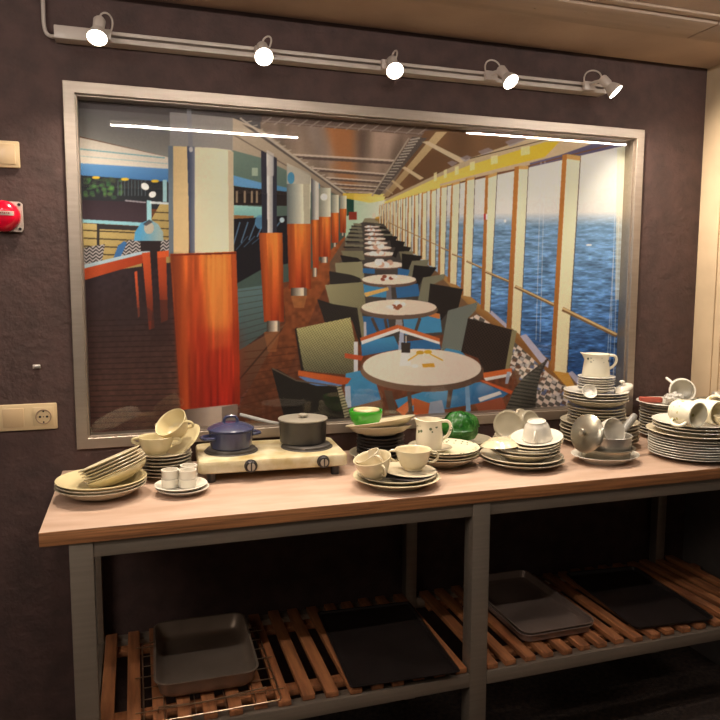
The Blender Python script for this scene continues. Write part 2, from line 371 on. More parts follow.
poly([(97, 224), (147, 227), (147, 231), (97, 229)], (52, 48, 50)); poly([(97, 224), (99.5, 224), (99.5, 246), (97, 246)], (46, 42, 44))
poly([(147, 200), (151.5, 201), (151.5, 226), (147, 226)], (150, 200, 212)); line(150, 202.5, 234, 207, 2.2, (226, 236, 240), .85)  # long pale line: a reflection in the pane, painted into the print
ell(145, 186.5, 4.2, 3.2, (255, 250, 236), .6); ell(152.5, 194.5, 3.6, 3, (255, 250, 236), -.4)
def zig(p): return lambda X, Y: .35+.95*(((Y+np.abs(((X/p) % 2)-1)*p*.9)/3.4 % 1) > .5)
poly([(82, 248), (105, 244), (102, 262), (80, 268)], (140, 132, 132), tex=zig(3.2)); poly([(118, 245), (130, 240), (171, 240), (171, 252), (112, 262)], (144, 136, 136), tex=zig(3.4)); poly([(112, 262), (118, 246), (124, 241), (127, 243), (119, 260)], (60, 110, 170))
poly([(134, 241), (135, 232), (141, 223), (150, 219.5), (158, 224), (163, 232), (163.5, 241)], (80, 158, 206), (150, 172, 172), (140, 230, 160, 232)); ell(149, 228, 5, 6, (206, 178, 150), a=.75); poly([(143, 224), (149, 219.5), (153, 222), (146, 226)], (60, 56, 66), a=.8)
poly([(140, 241), (161, 241), (160, 255), (158, 268), (142, 268)], (46, 34, 36))
# orange railing on the left
poly([(78, 266), (141, 251.5), (150, 251), (150, 254), (141, 255), (78, 270.5)], (176, 200, 212)); poly([(78, 270), (143, 254), (143, 263), (78, 282)], (184, 72, 34), (166, 56, 26), (100, 270, 140, 255))
poly([(142, 253), (150, 252), (154.5, 328), (149, 330)], (198, 80, 38), (150, 52, 28), (145, 260, 150, 325)); poly([(157, 252), (166, 251), (168, 320), (161, 323)], (184, 72, 34), (150, 54, 28), (160, 255, 164, 320))
poly([(157, 251.5), (174, 250), (174, 256), (158, 258)], (214, 88, 40)); poly([(134.5, 272), (137, 271), (140, 316), (138, 318)], (204, 84, 44)); poly([(153, 300), (170, 300), (172, 345), (150, 345)], (60, 36, 34), a=.5)
poly([(112, 312), (146, 306), (160, 318), (120, 330)], (60, 46, 48), a=.4)
# background between the pillars
poly([(231, 150), (300, 165), (346, 192), (346, 235), (300, 280), (231, 290)], (112, 134, 122), (70, 88, 82), (240, 160, 260, 250))
poly([(233, 118), (262, 130), (348, 196), (340, 197), (262, 158), (232, 150)], (196, 176, 152), (150, 130, 110), (240, 130, 340, 196)); poly([(242, 124), (258, 130), (348, 195), (346, 197)], (96, 84, 78)); line(234, 135, 340, 197, 1.2, (120, 104, 92)); line(240, 118, 350, 197, 1.8, (214, 198, 180), .8)
for k in range(16): t = k/16; line(247+t*90, 122+t*66, 252+t*90, 121+t*66, 1.1, (206, 190, 172), .7)
poly([(232, 175), (266, 184), (266, 192), (232, 185)], (104, 164, 216)); poly([(275, 185), (288, 188), (288, 192), (275, 190)], (80, 140, 190))
poly([(252, 168), (258, 168), (258, 176), (252, 176)], (186, 200, 176), a=.8)
poly([(232, 186), (290, 192), (290, 206), (232, 205)], (44, 34, 32))
for x in (237, 245, 252, 257): line(x, 191, x, 203, 2, (206, 176, 140), .7)
poly([(232, 205), (264, 207), (264, 218), (232, 217)], (160, 216, 208), (130, 190, 188), (240, 205, 240, 217)); poly([(232, 215), (254, 216), (254, 219), (232, 219)], (160, 110, 60))
poly([(232, 219), (300, 215), (296, 262), (264, 268), (236, 284), (232, 284)], (30, 26, 32))
for k in range(6): line(233+k*8, 246-k*3, 240+k*8, 222, 1.4, (96, 132, 166), .8); line(236+k*8, 250-k*3, 248+k*7, 236, 1, (70, 100, 130), .7)
ell(260, 222, 5, 7, (90, 150, 196), a=.8); ell(282, 220, 2.4, 2.6, (210, 230, 240), a=.9)
# end wall, lamps
poly([(346, 196), (388, 197), (400, 250), (345, 250)], (176, 204, 176), (232, 228, 208), (352, 215, 385, 215)); poly([(346, 193), (354, 194), (354, 213), (347, 216)], (30, 72, 58))
poly([(343, 193), (388, 194), (386, 200), (370, 203), (355, 200), (343, 198)], (236, 196, 60), (248, 226, 120), (350, 196, 380, 196), a=.9)
poly([(349, 212), (357, 212), (357, 220), (349, 220)], (150, 52, 36)); ell(374, 217, 2, 4, (224, 214, 190)); ell(378, 219, 3, 2.4, (222, 170, 60))
poly([(365, 218), (385, 219), (385, 224), (362, 223)], (120, 100, 70), a=.7)
poly([(80, 300), (168, 290), (176, 452), (80, 452)], (44, 32, 34), a=.35, soft=8)
# the pillars: (x0, x1, top, joint, bottom, foot), upper colours, kind
def wood(x0, x1, x2, x3, y0, y1, d=1.0):
    w = x1-x0
    poly([(x0, y0), (x1, y0), (x2, y1), (x3, y1)], tuple(c*d for c in (228, 124, 50)), tuple(c*d for c in (150, 50, 20)), (0, y0+(y1-y0)*.1, 0, y1), tex=texof(NV, .76, 1.2))
    poly([(x0, y0), (x0+w*.3, y0), (x3+w*.3, y1), (x3, y1)], (96, 36, 18), (180, 76, 28), (x0, 0, x0+w*.3, 0), a=.7)
    poly([(x1-w*.2, y0), (x1, y0), (x2, y1), (x2-w*.2, y1)], (214, 98, 32), (120, 42, 18), (x1-w*.2, 0, x1, 0), a=.5)
def foot(x0, x1, y0, y1):
    poly([(x0, y0), (x1, y0), (x1, y1), (x0, y1)], (64, 56, 52), (228, 212, 190), (x0, 0, x0+(x1-x0)*.65, 0)); poly([(x1-(x1-x0)*.2, y0), (x1, y0), (x1, y1), (x1-(x1-x0)*.2, y1)], (110, 98, 88))
for (x0, x1, t, j, b, f) in ((340, 346.5, 196, 209, 233, 236), (331.5, 339, 195, 213, 243, 247), (319, 331, 188, 217, 257, 263)):
    poly([(x0, t), (x1, t), (x1, j), (x0, j)], (130, 130, 118), (246, 240, 216), (x0, 0, x1, 0)); wood(x0-.6, x1, x1-.6, x0, j, b); foot(x0+1.5, x1-3, b, f)
ell(324, 197, 3.6, 3.6, (255, 248, 226)); ell(317, 186, 3, 4, (70, 130, 170), a=.8)
poly([(311, 178), (319, 183), (319, 221), (312, 221)], (70, 70, 78), (212, 206, 196), (311, 0, 316, 0)); wood(311, 319, 319, 313, 220, 269, .95); foot(312.5, 317, 268, 277)
poly([(287, 165), (311, 176), (310, 225), (287, 224)], (96, 104, 106), (244, 238, 212), (286, 0, 304, 0)); poly([(287, 163), (311, 174), (310, 184), (287, 184)], (206, 198, 182), (166, 156, 140), (290, 0, 310, 0), a=.8); poly([(303, 184), (310, 184), (310, 224), (304, 224)], (170, 160, 134), a=.7)
ell(291, 178, 3.6, 6, (60, 140, 186), a=.9); wood(287, 311, 311, 289, 224, 289); foot(291, 307, 288, 296)
poly([(261, 150), (277, 158), (277, 233), (262, 233)], (50, 48, 62), (48, 46, 60), (262, 0, 277, 0)); poly([(266.5, 153), (273, 157), (273, 233), (267.5, 233)], (252, 246, 238), (160, 156, 160), (267, 0, 273, 0)); poly([(267, 150), (274, 154), (274, 176), (267, 176)], (206, 200, 196), a=.7)
wood(259, 282.5, 284, 264, 233, 322); foot(267, 280, 321, 332)
poly([(264, 332), (280, 331), (276, 352), (268, 352)], (176, 110, 62), a=.4); poly([(291, 296), (307, 296), (304, 308), (294, 308)], (200, 140, 80), a=.4)
# big pillar
poly([(170, 112), (233, 118), (233, 151), (170, 147)], (150, 146, 146), (176, 166, 158), (172, 0, 230, 0), a=.75)
poly([(168, 146), (188, 146.5), (189, 258), (170, 258)], (216, 184, 132), (226, 196, 146), (170, 0, 188, 0)); poly([(168, 146), (173, 146), (173.5, 257), (169, 257)], (104, 116, 130))
poly([(187, 146), (196, 147), (196, 257), (190, 257)], (56, 66, 96), (150, 150, 160), (188, 0, 197, 0)); poly([(186.5, 104), (191, 104), (193, 150), (188.5, 150)], (128, 128, 140), a=.7); ell(191, 149.5, 2, 2.6, (196, 190, 190))
poly([(195, 147), (215, 148), (230, 150), (233.5, 152), (234, 255), (195, 257)], (240, 220, 186), (248, 232, 200), (196, 0, 222, 0)); poly([(228, 150), (233.5, 152), (234, 255), (229, 255)], (190, 166, 130), a=.6)
poly([(170, 254), (236, 251.5), (239, 330), (240, 404), (236, 408), (210, 413), (181, 412), (176, 340)], (238, 124, 50), (160, 34, 18), (200, 265, 208, 405), tex=texof(NV, .78, 1.16))
poly([(170, 254), (184, 254), (190, 412), (180, 412), (175, 340)], (92, 32, 18), (200, 84, 32), (172, 0, 188, 0), a=.8, soft=1.5); poly([(186, 254), (200, 254), (208, 410), (190, 412)], (150, 44, 20), a=.55, soft=2, tex=texof(NV, .8, 1.2))
poly([(206, 256), (226, 255), (230, 345), (210, 350)], (250, 160, 72), a=.6, soft=3); poly([(196, 330), (238, 328), (240, 400), (200, 410)], (172, 32, 18), a=.5, tex=texof(NV, .8, 1.2), soft=6); poly([(231, 252), (236.5, 252), (240, 404), (235, 406)], (150, 44, 18), a=.55)
line(171, 255, 236, 253, 1.8, (120, 40, 20)); poly([(181, 410), (238, 404), (237, 428), (183, 428)], (92, 76, 68), (190, 168, 150), (184, 0, 212, 0)); poly([(222, 407), (238, 404), (237, 428), (222, 428)], (104, 86, 76), a=.7)
# right-hand ceiling panels, truss, yellow pelmet
poly([(384, 199), (425, 131), (470, 126), (640, 142), (636, 150), (540, 160)], (122, 84, 54), (136, 98, 64), (440, 130, 520, 160), tex=texof(N1, .84, 1.12))
poly([(374, 194), (412, 137), (427, 138), (380, 195)], (92, 80, 74))
for k in range(18): t = k/18; line(410-t*34, 140+t*52, 420-t*38, 138+t*55, max(.6, 1.6-t*1.2), (210, 196, 180), .75)
line(372, 196, 409, 138, 1.4, (176, 158, 140)); poly([(383, 196), (436, 132), (447, 132), (388, 197)], (208, 178, 130), (170, 138, 96), (440, 132, 386, 196))
poly([(422, 142), (428, 141), (466, 160), (462, 164)], (216, 194, 160)); poly([(402, 168), (405, 166.5), (424, 178), (420, 180)], (212, 188, 150)); poly([(391, 181), (393, 180), (404, 188), (401, 190)], (200, 174, 132)); line(386, 189, 393, 194, 1, (190, 164, 124))
poly([(384, 200), (470, 158), (548, 132), (566, 130), (560, 141), (470, 170), (388, 202)], (214, 190, 152), (190, 164, 130), (540, 140, 400, 196))
for (x, w) in ((505, 14), (478, 10), (460, 7), (447, 5)): poly([(x, 158-(x-460)*.36), (x+w, 158-(x+w-460)*.36-.3), (x+w+6, 160-(x+w-460)*.34), (x+5, 162-(x-460)*.34)], (166, 154, 172), a=.6)
poly([(384, 202), (436, 178), (470, 165), (545, 142), (575, 141), (607, 143), (560, 154), (520, 164), (450, 185), (386, 204)], (232, 198, 40), (240, 214, 110), (560, 145, 420, 190))
for (x, w) in ((521, 9), (491, 7), (470, 5), (455, 4), (444, 3), (434, 3)):
    y = 163.5-(x-470)*.3; poly([(x, y-1), (x+w, y-2.5), (x+w, y+6), (x, y+7.5)], (246, 228, 170), a=.85)
poly([(560, 141), (600, 142), (620, 145), (560, 160), (500, 172), (440, 186), (440, 184), (500, 168), (545, 157)], (214, 186, 150)); poly([(600, 141), (626, 146), (560, 160), (530, 168), (530, 163), (560, 155)], (88, 80, 116), (110, 100, 132), (620, 145, 530, 165)); line(470, 158.5, 560, 136, .9, (84, 60, 40)); line(450, 186, 612, 144.5, 1.2, (130, 84, 50))
# windows: sky and sea, deck edge
WIN = [(384, 204), (440, 188), (540, 165), (636, 143), (640, 452), (560, 452), (552, 392), (388, 237)]
poly(WIN, (250, 240, 224), (222, 220, 220), (0, 160, 0, 222))
hz = 224+(560-xx)*.0
sea = np.clip((yy-212-(xx-600)*-.01)/14, 0, 1)
dep = np.clip((yy-225)/150, 0, 1)[..., None]
wv = vnoise(.11, .55, 11)*.55+vnoise(.3, 1.7, 12)*.45
scol = np.array((112, 148, 186), np.float32)*(1-dep)+np.array((30, 66, 122), np.float32)*dep
scol = scol*(.45+1.15*(wv[..., None]-.0)*np.clip(.5+dep*1.3, 0, 1.1)+.28*(1-dep))+(np.clip(wv-.62, 0, 1)*260*np.clip((yy-232)/60, 0, 1))[..., None]*np.array((.5, .62, .8), np.float32)*.5; 
mS = inside(WIN, xx, yy)*sea
K[:] = K*(1-mS[..., None])+scol*mS[..., None]
ell(589, 245, 3, 1, (236, 236, 240)); ell(505, 221, 1.2, 1.5, (245, 245, 245))
far = np.clip((455-xx)/60, 0, 1)*inside(WIN, xx, yy)*.85
K[:] = K*(1-far[..., None])+np.array((244, 232, 206), np.float32)*far[..., None]
for (x0, y0, x1, y1) in ((541, 162, 536, 340), (545, 161, 540, 342), (617, 150, 609, 388), (621, 150, 613, 390), (614, 250, 606, 380), (455, 186, 452, 270), (494, 176, 490, 300)):
    line(x0, y0, x1, y1, .8, (226, 226, 232), .5)
poly([(617, 148), (627, 146), (626, 300), (615, 300)], (238, 222, 188), a=.55)
# sill, chequered carpet
poly([(384, 233), (440, 274), (481, 309), (520, 335), (553, 366), (572, 378), (600, 405), (600, 452), (536, 452), (512, 362), (462, 312), (384, 240)], (120, 88, 62))
def chk(X, Y): return .55+.75*((np.floor((X*.8+Y*.35)/5)+np.floor((Y*.9-X*.55)/4.2)) % 2)
poly([(470, 318), (484, 311), (512, 340), (556, 378), (585, 408), (600, 440), (545, 440), (518, 372)], (172, 158, 150), tex=chk)
for k in range(110):
    x = 505+rs.rand()*75; y = 338+(x-505)*.78+rs.rand()*34-4; poly([(x, y), (x+4, y+1), (x+3, y+4), (x-1, y+3)], [(226, 216, 206), (84, 100, 150), (108, 72, 54), (200, 190, 190)][k % 4], a=.8)
poly([(440, 276), (444, 274), (482, 306), (518, 333), (556, 366), (572, 376), (566, 386), (548, 373), (515, 342), (478, 314)], (176, 128, 70), (140, 92, 48), (500, 318, 495, 326))
poly([(487, 311), (492, 311), (508, 325), (506, 328)], (178, 172, 196)); poly([(520, 336), (526, 334), (549, 362), (548, 368), (540, 362)], (184, 178, 204)); poly([(568, 373), (572, 371), (598, 396), (590, 400)], (180, 174, 200)); poly([(550, 368), (568, 372), (578, 392), (566, 386)], (206, 150, 60))
# mullions: brown strip then cream board, near to far
MU = [((562.5, 155), (567, 154), (554.5, 371), (550, 371), (580.6, 156), (567, 373)), ((514.5, 167), (519, 166), (511.5, 328), (506.5, 327), (528.5, 166), (520.5, 335)), ((485.5, 176), (488.3, 175), (484.5, 310), (480.5, 309), (497.4, 172), (490, 313)),
      ((465.5, 179), (467.2, 178), (463.3, 295.5), (460.5, 294), (475, 176.5), (471, 297)), ((451.5, 184), (453, 183), (450, 283), (447.5, 281), (460, 181), (456.5, 285)), ((440.3, 187), (441.5, 186), (440, 275), (437.8, 273), (447.4, 185), (444.5, 277))]
t = .82; a = 440.3; w = 10
for k in range(12):
    a2 = a-w; yt = 187+(440-a2)*.30; yb = 273-(440-a2)*.74
    MU.append(((a2, yt), (a2+w*.14, yt), (a2+w*.1-.3, yb), (a2-w*.1-.6, yb-.5), (a2+w*.62, yt-w*.15), (a2+w*.5, yb+w*.3))); a = a2; w = max(2.6, w*.86)
for m in MU[::-1]:
    b0, b1, b2, b3, c1, c2 = m
    poly([b0, b1, b2, b3], (196, 124, 52), (160, 98, 44), (0, b0[1], 0, b2[1])); poly([b1, c1, c2, b2], (250, 240, 206), (230, 214, 172), (0, b1[1], 0, b2[1])); line(c1[0], c1[1], c2[0], c2[1], max(.5, (c1[0]-b1[0])*.07), (60, 50, 44), .8)
    wd = c1[0]-b1[0]; poly([(b1[0], b1[1]), c1, (c1[0]-.2, c1[1]+wd*.35), (b1[0], b1[1]+wd*.35)], (206, 140, 50), a=.7)
poly([(484, 214), (486, 214), (486, 220), (484, 220)], (196, 40, 40)); poly([(486, 214), (487.5, 214), (487.5, 220), (486, 220)], (240, 236, 230))
for (x0, y0, x1, y1, w) in ((562.5, 309, 617, 335.5, 4.4), (515, 286.5, 554, 305, 3.4), (485, 271.5, 509, 281.5, 2.4), (466.5, 261, 482, 268, 2), (452, 254, 463, 258, 1.5), (441, 247.5, 449, 251, 1.2), (388, 222, 440, 246.5, .9)):
    line(x0, y0, x1, y1, w, (128, 92, 54)); line(x0, y0-w*.22, x1, y1-w*.22, w*.45, (216, 184, 128))
# far tables and chairs
BLU, BLU2, DK, OL = (66, 140, 192), (50, 104, 160), (38, 32, 31), (126, 121, 94)
poly([(352, 226), (364, 222), (384, 224), (440, 300), (470, 330), (380, 345), (330, 300)], (74, 66, 62)); poly([(330, 262), (352, 228), (362, 228), (364, 300), (330, 300)], (92, 84, 74), a=.7)
for (y, x0, x1) in ((223, 353, 361), (226.5, 351, 361), (230, 350, 362), (234, 348.5, 362), (238.5, 347, 363), (244, 345, 363)):
    poly([(x0, y), (x1, y+.6), (x1+1, y+3), (x0+1, y+2.6)], OL if int(y) % 2 else (118, 112, 92)); poly([(x0-2, y+2.4), (x1-4, y+2.8), (x1-3, y+4), (x0-1, y+4)], DK)
for (y, x0, x1) in ((226, 377, 386), (230, 380, 391), (235, 384, 398)): poly([(x0, y), (x1, y+1.6), (x1-2, y+5), (x0+1, y+6)], DK); poly([(x0-2, y-1.5), (x1-5, y-.8), (x1-6, y+.6), (x0-1, y+1)], (120, 116, 98))
for (cx, cy, rx, ry) in ((372, 227, 8, .9), (373, 230.5, 9, 1.1), (374, 234.5, 10, 1.3), (375, 239, 11, 1.6), (376, 243.3, 12, 1.9), (378, 248, 14, 2.3), (380, 254, 16.5, 2.8), (384, 265, 21, 4)):
    ell(cx, cy+.7, rx, ry, (108, 80, 66)); ell(cx, cy-.2, rx*.96, ry*.85, (244, 218, 204))
    for k in range(7): q = rs.rand()-.5; ell(cx-2+q*rx*.9, cy-ry*.9+rs.rand()*ry, rx*.16, ry*.6+.4, [(250, 244, 238), (255, 252, 246), (206, 160, 136)][k % 3], a=.9)
poly([(390, 239), (405, 242), (403, 248), (391, 247)], DK); poly([(397, 244.5), (411, 247.5), (409, 252), (398, 252), (396, 258), (392, 256)], DK); poly([(399, 251.5), (414, 251), (412, 255), (404, 256), (402, 262)], OL, a=.9)
poly([(402, 253.5), (422, 256), (419, 262.5), (412, 262), (408, 274), (402, 268)], DK, tex=weave(2.2)); poly([(412, 261), (429, 259.5), (427, 266), (414, 267), (412, 279), (406, 276)], (124, 120, 98)); poly([(414, 265), (437, 267.5), (430, 277), (423, 278), (418, 288), (411, 284)], DK, tex=weave(2.2))
poly([(341, 251), (363, 251), (365, 260), (344, 258)], OL, tex=weave(2.2, .85, 1.06)); poly([(340, 255), (358, 258), (363, 263), (343, 263)], DK); poly([(335, 263), (362, 261.5), (365, 281), (357, 277), (336, 273)], (150, 144, 112), tex=weave(2.6, .84, 1.06)); poly([(329, 271), (352, 275), (360, 278), (362, 285), (330, 284)], (52, 46, 44), tex=weave(2.4))
poly([(362, 284), (388, 286), (390, 298), (364, 296)], BLU); poly([(395, 283), (418, 284), (420, 296), (397, 298)], BLU2); poly([(363, 268), (375, 269), (375, 274), (363, 273)], BLU2); poly([(398, 268), (410, 270), (408, 276), (398, 275)], BLU2)
ell(389, 281.5, 28, 6, (112, 84, 70)); ell(389, 279.5, 27, 5, (246, 220, 202))
for k in range(9): ell(382+rs.rand()*14, 276.5+rs.rand()*4, 2.3, 1.8, [(248, 240, 232), (238, 226, 214), (150, 80, 60)][k % 3])
poly([(387, 286), (391, 286), (392, 300), (386, 300)], (120, 112, 116))
poly([(364, 293), (388, 287), (389, 290), (366, 297)], (222, 176, 96))
# right-hand nearer chairs
poly([(423, 277.5), (445, 274), (444, 279), (432, 285), (428, 302), (418, 300)], (128, 126, 106), tex=weave(2.6, .8, 1.06)); poly([(430, 283.5), (463, 289), (458, 309), (448, 312), (440, 322), (427, 314)], (44, 36, 34), tex=weave(2.8, .7, 1.1))
poly([(362, 316), (388, 318), (390, 334), (362, 336)], BLU2); poly([(403, 318), (440, 314), (442, 332), (405, 335)], BLU); poly([(418, 308), (440, 314), (440, 319), (420, 314)], (206, 120, 60))
poly([(448, 310.5), (478, 302), (476, 310), (468, 318), (461, 352), (441, 350)], (116, 122, 116), tex=weave(3, .82, 1.06)); poly([(446, 348), (461, 351), (466, 356), (440, 356)], BLU)
poly([(468, 318), (517, 331), (509, 370), (484, 372), (478, 358), (461, 352)], (50, 38, 34), tex=weave(3.4, .7, 1.15)); poly([(512, 330), (517, 331), (509, 370), (505, 370)], (140, 130, 96))
# left-hand nearer chairs
poly([(325, 285), (363, 282), (366, 306), (360, 309), (330, 304)], (158, 152, 116), (132, 126, 96), (330, 284, 360, 306), tex=weave(2.8, .85, 1.06)); poly([(317, 299), (333, 304), (358, 308), (364, 338), (360, 346), (352, 320), (326, 326)], (46, 40, 38), tex=weave(3, .8, 1.1)); poly([(357, 306), (361, 308), (367, 342), (363, 347)], (126, 120, 92))
poly([(364, 322), (366, 322), (367, 345), (364, 345)], (186, 184, 196))
# second table
poly([(361, 342), (394, 336), (400, 349), (362, 356)], BLU, BLU2, (370, 340, 370, 355)); poly([(401, 342), (438, 338), (441, 349), (404, 352)], BLU2); poly([(400, 330), (404, 330), (404, 352), (398, 352)], (168, 176, 204)); poly([(396, 318), (402, 318), (403, 331), (395, 331)], (150, 146, 150))
for (x0, y0, x1, y1) in ((372, 318, 381, 338), (385, 319, 388, 334), (420, 318, 414, 336)): line(x0, y0, x1, y1, 3, (84, 66, 58))
ell(399, 309.8, 39, 9.6, (110, 86, 72)); ell(399, 307.3, 37.5, 7.8, (246, 220, 202), c2=(236, 208, 192), g=(370, 305, 430, 310))
for k in range(10): ell(387+rs.rand()*18, 302+rs.rand()*6.5, 2.6, 2, [(250, 244, 238), (236, 222, 214), (150, 84, 56)][k % 3])
poly([(360, 338), (398, 324.5), (400, 328), (361, 341.5)], (202, 96, 48)); poly([(361, 341), (399, 328), (400, 331), (362, 344.5)], (232, 226, 226)); poly([(399, 325), (440, 338.5), (440, 342), (399, 329)], (206, 104, 52)); poly([(400, 329), (440, 342), (440, 344.5), (400, 332)], (232, 226, 226))
# olive chair, dark chair at lower left
poly([(294.6, 329.0), (297.4, 327.2), (305.7, 369.9), (301.1, 370.8)], (44, 36, 32)); poly([(296.4, 328.6), (350.3, 317.4), (357.8, 356.0), (355.9, 375.5), (303.9, 370.8)], (188, 180, 122), (92, 88, 70), (325, 320, 330, 376), tex=weave(3.1, .7, 1.1))
poly([(354.0, 342.0), (357.8, 342.0), (357.8, 375.5), (354.0, 375.5)], (206, 206, 216)); poly([(344.8, 353.2), (363.3, 356.0), (361.5, 360.6), (344.8, 357.8)], (190, 80, 44))
poly([(345.7, 373.6), (363.3, 369.9), (376.3, 383.8), (381.0, 399.6), (344.8, 408.9)], BLU, BLU2, (360, 380, 370, 412)); poly([(298.3, 376.4), (344.8, 381.0), (341.0, 386.6), (313.2, 385.7)], (92, 128, 190)); poly([(298.3, 370.4), (351.3, 378.3), (347.5, 383.8), (341.0, 384.8), (298.3, 375.5)], (206, 98, 44), (180, 76, 36), (305, 380, 355, 390))
poly([(344.8, 386.6), (350.3, 385.7), (351.3, 407.1), (345.7, 407.1)], (176, 184, 206))
poly([(271.4, 368.0), (278.8, 369.9), (296.4, 380.1), (316.9, 385.7), (341.0, 385.7), (350.3, 414.5), (344.8, 440.5), (289.0, 440.5), (283.4, 414.5)], (38, 33, 31), tex=weave(3.2, .8, 1.08)); line(272.3, 368.5, 296.5, 380.6, 1.4, (96, 84, 74)); line(296.5, 380.6, 339.2, 386.6, 1.4, (96, 84, 74)); poly([(336.4, 385.7), (341.0, 385.7), (350.3, 414.5), (344.8, 418.2)], (170, 158, 128), tex=rows(3, .4))
# first table
poly([(432, 389), (480, 382), (509, 393), (502, 398), (475, 404), (440, 410), (400, 412), (395, 400)], BLU, BLU2, (450, 385, 470, 408)); poly([(396, 410), (412, 398), (416, 402), (404, 416)], (214, 104, 50)); poly([(414, 398), (432, 404), (440, 416), (414, 416)], (190, 90, 48)); poly([(430, 402), (442, 400), (446, 416), (428, 416)], (150, 158, 180))
for p in ([(384, 390), (392, 391), (397, 414), (390, 414)], [(448, 390), (453, 389), (450, 408), (446, 408)], [(407, 392), (411, 392), (413, 414), (409, 414)]): poly(p, (92, 70, 58))
poly([(465, 386), (469, 386), (471, 412), (466, 412)], (110, 150, 190)); poly([(475, 404), (502, 397), (508, 412), (480, 414)], (150, 74, 50)); poly([(478, 398), (500, 391), (502, 394), (480, 402)], (222, 218, 220))
ell(422, 370.5, 62, 21.5, (104, 78, 64), .02); ell(422, 372, 61, 20, (128, 98, 80), .02, c2=(96, 72, 60), g=(380, 370, 470, 380)); ell(422, 367.3, 59.2, 18.4, (246, 226, 212), .02, c2=(230, 210, 198), g=(390, 352, 450, 386))
poly([(401.5, 353), (409.5, 353), (411.5, 366), (399.5, 366)], (255, 252, 250), (226, 222, 222), (400, 0, 411, 0)); poly([(401, 342.5), (410.5, 342.5), (410, 353), (401.5, 353)], (62, 52, 48)); line(406, 336, 406, 343, 1.2, (210, 196, 180))
ell(420, 352.6, 4, 2, (206, 160, 50)); ell(428, 352, 4, 2, (214, 168, 40)); line(408, 360.5, 418, 354, 1.3, (226, 178, 50)); line(430, 354, 443, 360.5, 1.3, (226, 178, 50)); poly([(422, 364), (434, 363), (435, 367), (423, 367.5)], (222, 164, 50)); ell(415, 366, 3.6, 1.8, (246, 242, 238))
poly([(483, 373), (512, 368), (512, 373), (484, 378.5)], (216, 106, 50)); poly([(484, 378), (512, 373), (511, 376), (486, 381)], (228, 222, 222)); poly([(480, 380.5), (483, 380), (513, 391), (511, 394.5)], (206, 90, 44)); poly([(507, 372), (511, 372), (508, 384), (505, 384)], (160, 168, 190))
poly([(549, 358), (541, 373), (537, 390), (535, 412), (504, 412), (515, 388), (524, 377), (541, 364)], (92, 90, 82), (70, 66, 60), (520, 380, 540, 395), tex=rows(3.6, .5, -.15)); line(541, 364.5, 524, 377.5, 1.4, (60, 52, 50)); poly([(545, 360), (549, 358), (541, 374), (538, 376)], (54, 46, 50))
K *= (.975+.05*vnoise(.9, .9, 21))[..., None]
K[:] = K*.94+K.mean(2, keepdims=True)*.06
np.clip(K, 0, 255, out=K)
B = K.copy(); B[1:-1, 1:-1] = (K[1:-1, 1:-1]*2+K[:-2, 1:-1]+K[2:, 1:-1]+K[1:-1, :-2]+K[1:-1, 2:])/6
# onto a fine grid in the print's own plane
gx = np.linspace(px0, px1, NX); gz = np.linspace(pz0, pz1, NZ); GX, GZ = np.meshgrid(gx, gz)
P3 = np.stack([GX-CAM[0], np.full_like(GX, PY-CAM[1]), GZ-CAM[2]], -1)
dz = P3 @ np.array(AF); U = 360+FPX*(P3 @ np.array(AR))/dz; V = 360-FPX*(P3 @ np.array(AU))/dz
iu = np.clip((U-OX)*SS, 0, CW*SS-1.01); iv = np.clip((V-OY)*SS, 0, CH*SS-1.01); u0 = iu.astype(int); v0 = iv.astype(int); fu = (iu-u0)[..., None]; fv = (iv-v0)[..., None]
COL = (B[v0, u0]*(1-fu)+B[v0, u0+1]*fu)*(1-fv)+(B[v0+1, u0]*(1-fu)+B[v0+1, u0+1]*fu)*fv
COL = COL/255.0; COL = np.where(COL <= .04045, COL/12.92, ((COL+.055)/1.055)**2.4)*PRINT_GAIN; COL = np.minimum(COL, .93)
PIC = empty('framed_deck_photograph', (FW/2, WY, FB), 0, 'large steel-framed photograph of a ship deck with tables and sea windows, behind glass', 'framed picture')
po = Vector((FW/2, WY, FB))
me = bpy.data.meshes.new('print')
co = np.stack([GX-po.x, np.full_like(GX, PY-po.y), GZ-po.z], -1).reshape(-1, 3)
idx = (np.arange(NZ-1)[:, None]*NX+np.arange(NX-1)[None, :]).reshape(-1); quads = np.stack([idx, idx+1, idx+NX+1, idx+NX], -1)
me.vertices.add(NX*NZ); me.vertices.foreach_set('co', co.astype(np.float32).ravel())
me.loops.add(quads.size); me.loops.foreach_set('vertex_index', quads.astype(np.int32).ravel())
me.polygons.add(len(quads)); me.polygons.foreach_set('loop_start', np.arange(0, quads.size, 4, dtype=np.int32))
me.update(calc_edges=True)
ca = me.color_attributes.new('picture', 'FLOAT_COLOR', 'POINT'); ca.data.foreach_set('color', np.concatenate([COL.reshape(-1, 3), np.ones((NX*NZ, 1))], 1).astype(np.float32).ravel())
pm = bpy.data.materials.new('printed_photograph'); pm.use_nodes = True; nt = pm.node_tree; b = nt.nodes['Principled BSDF']; b.inputs['Roughness'].default_value = .6; b.inputs['Specular IOR Level'].default_value = .2
an = nt.nodes.new('ShaderNodeAttribute'); an.attribute_name = 'picture'; nt.links.new(an.outputs['Color'], b.inputs['Base Color']); me.materials.append(pm)
link('print', me, PIC)
def rect_loop(i, y): return [Vector((i, y, FB+i))-po, Vector((FW-i, y, FB+i))-po, Vector((FW-i, y, FT-i))-po, Vector((i, y, FT-i))-po]
obj('frame', loft([rect_loop(.0, WY+.001), rect_loop(0, .0012), rect_loop(.0012, 0), rect_loop(.0315, 0), rect_loop(.0325, .001), rect_loop(.0325, .016)], cap0=False, cap1=False), M['frame'], PIC, angle=25)
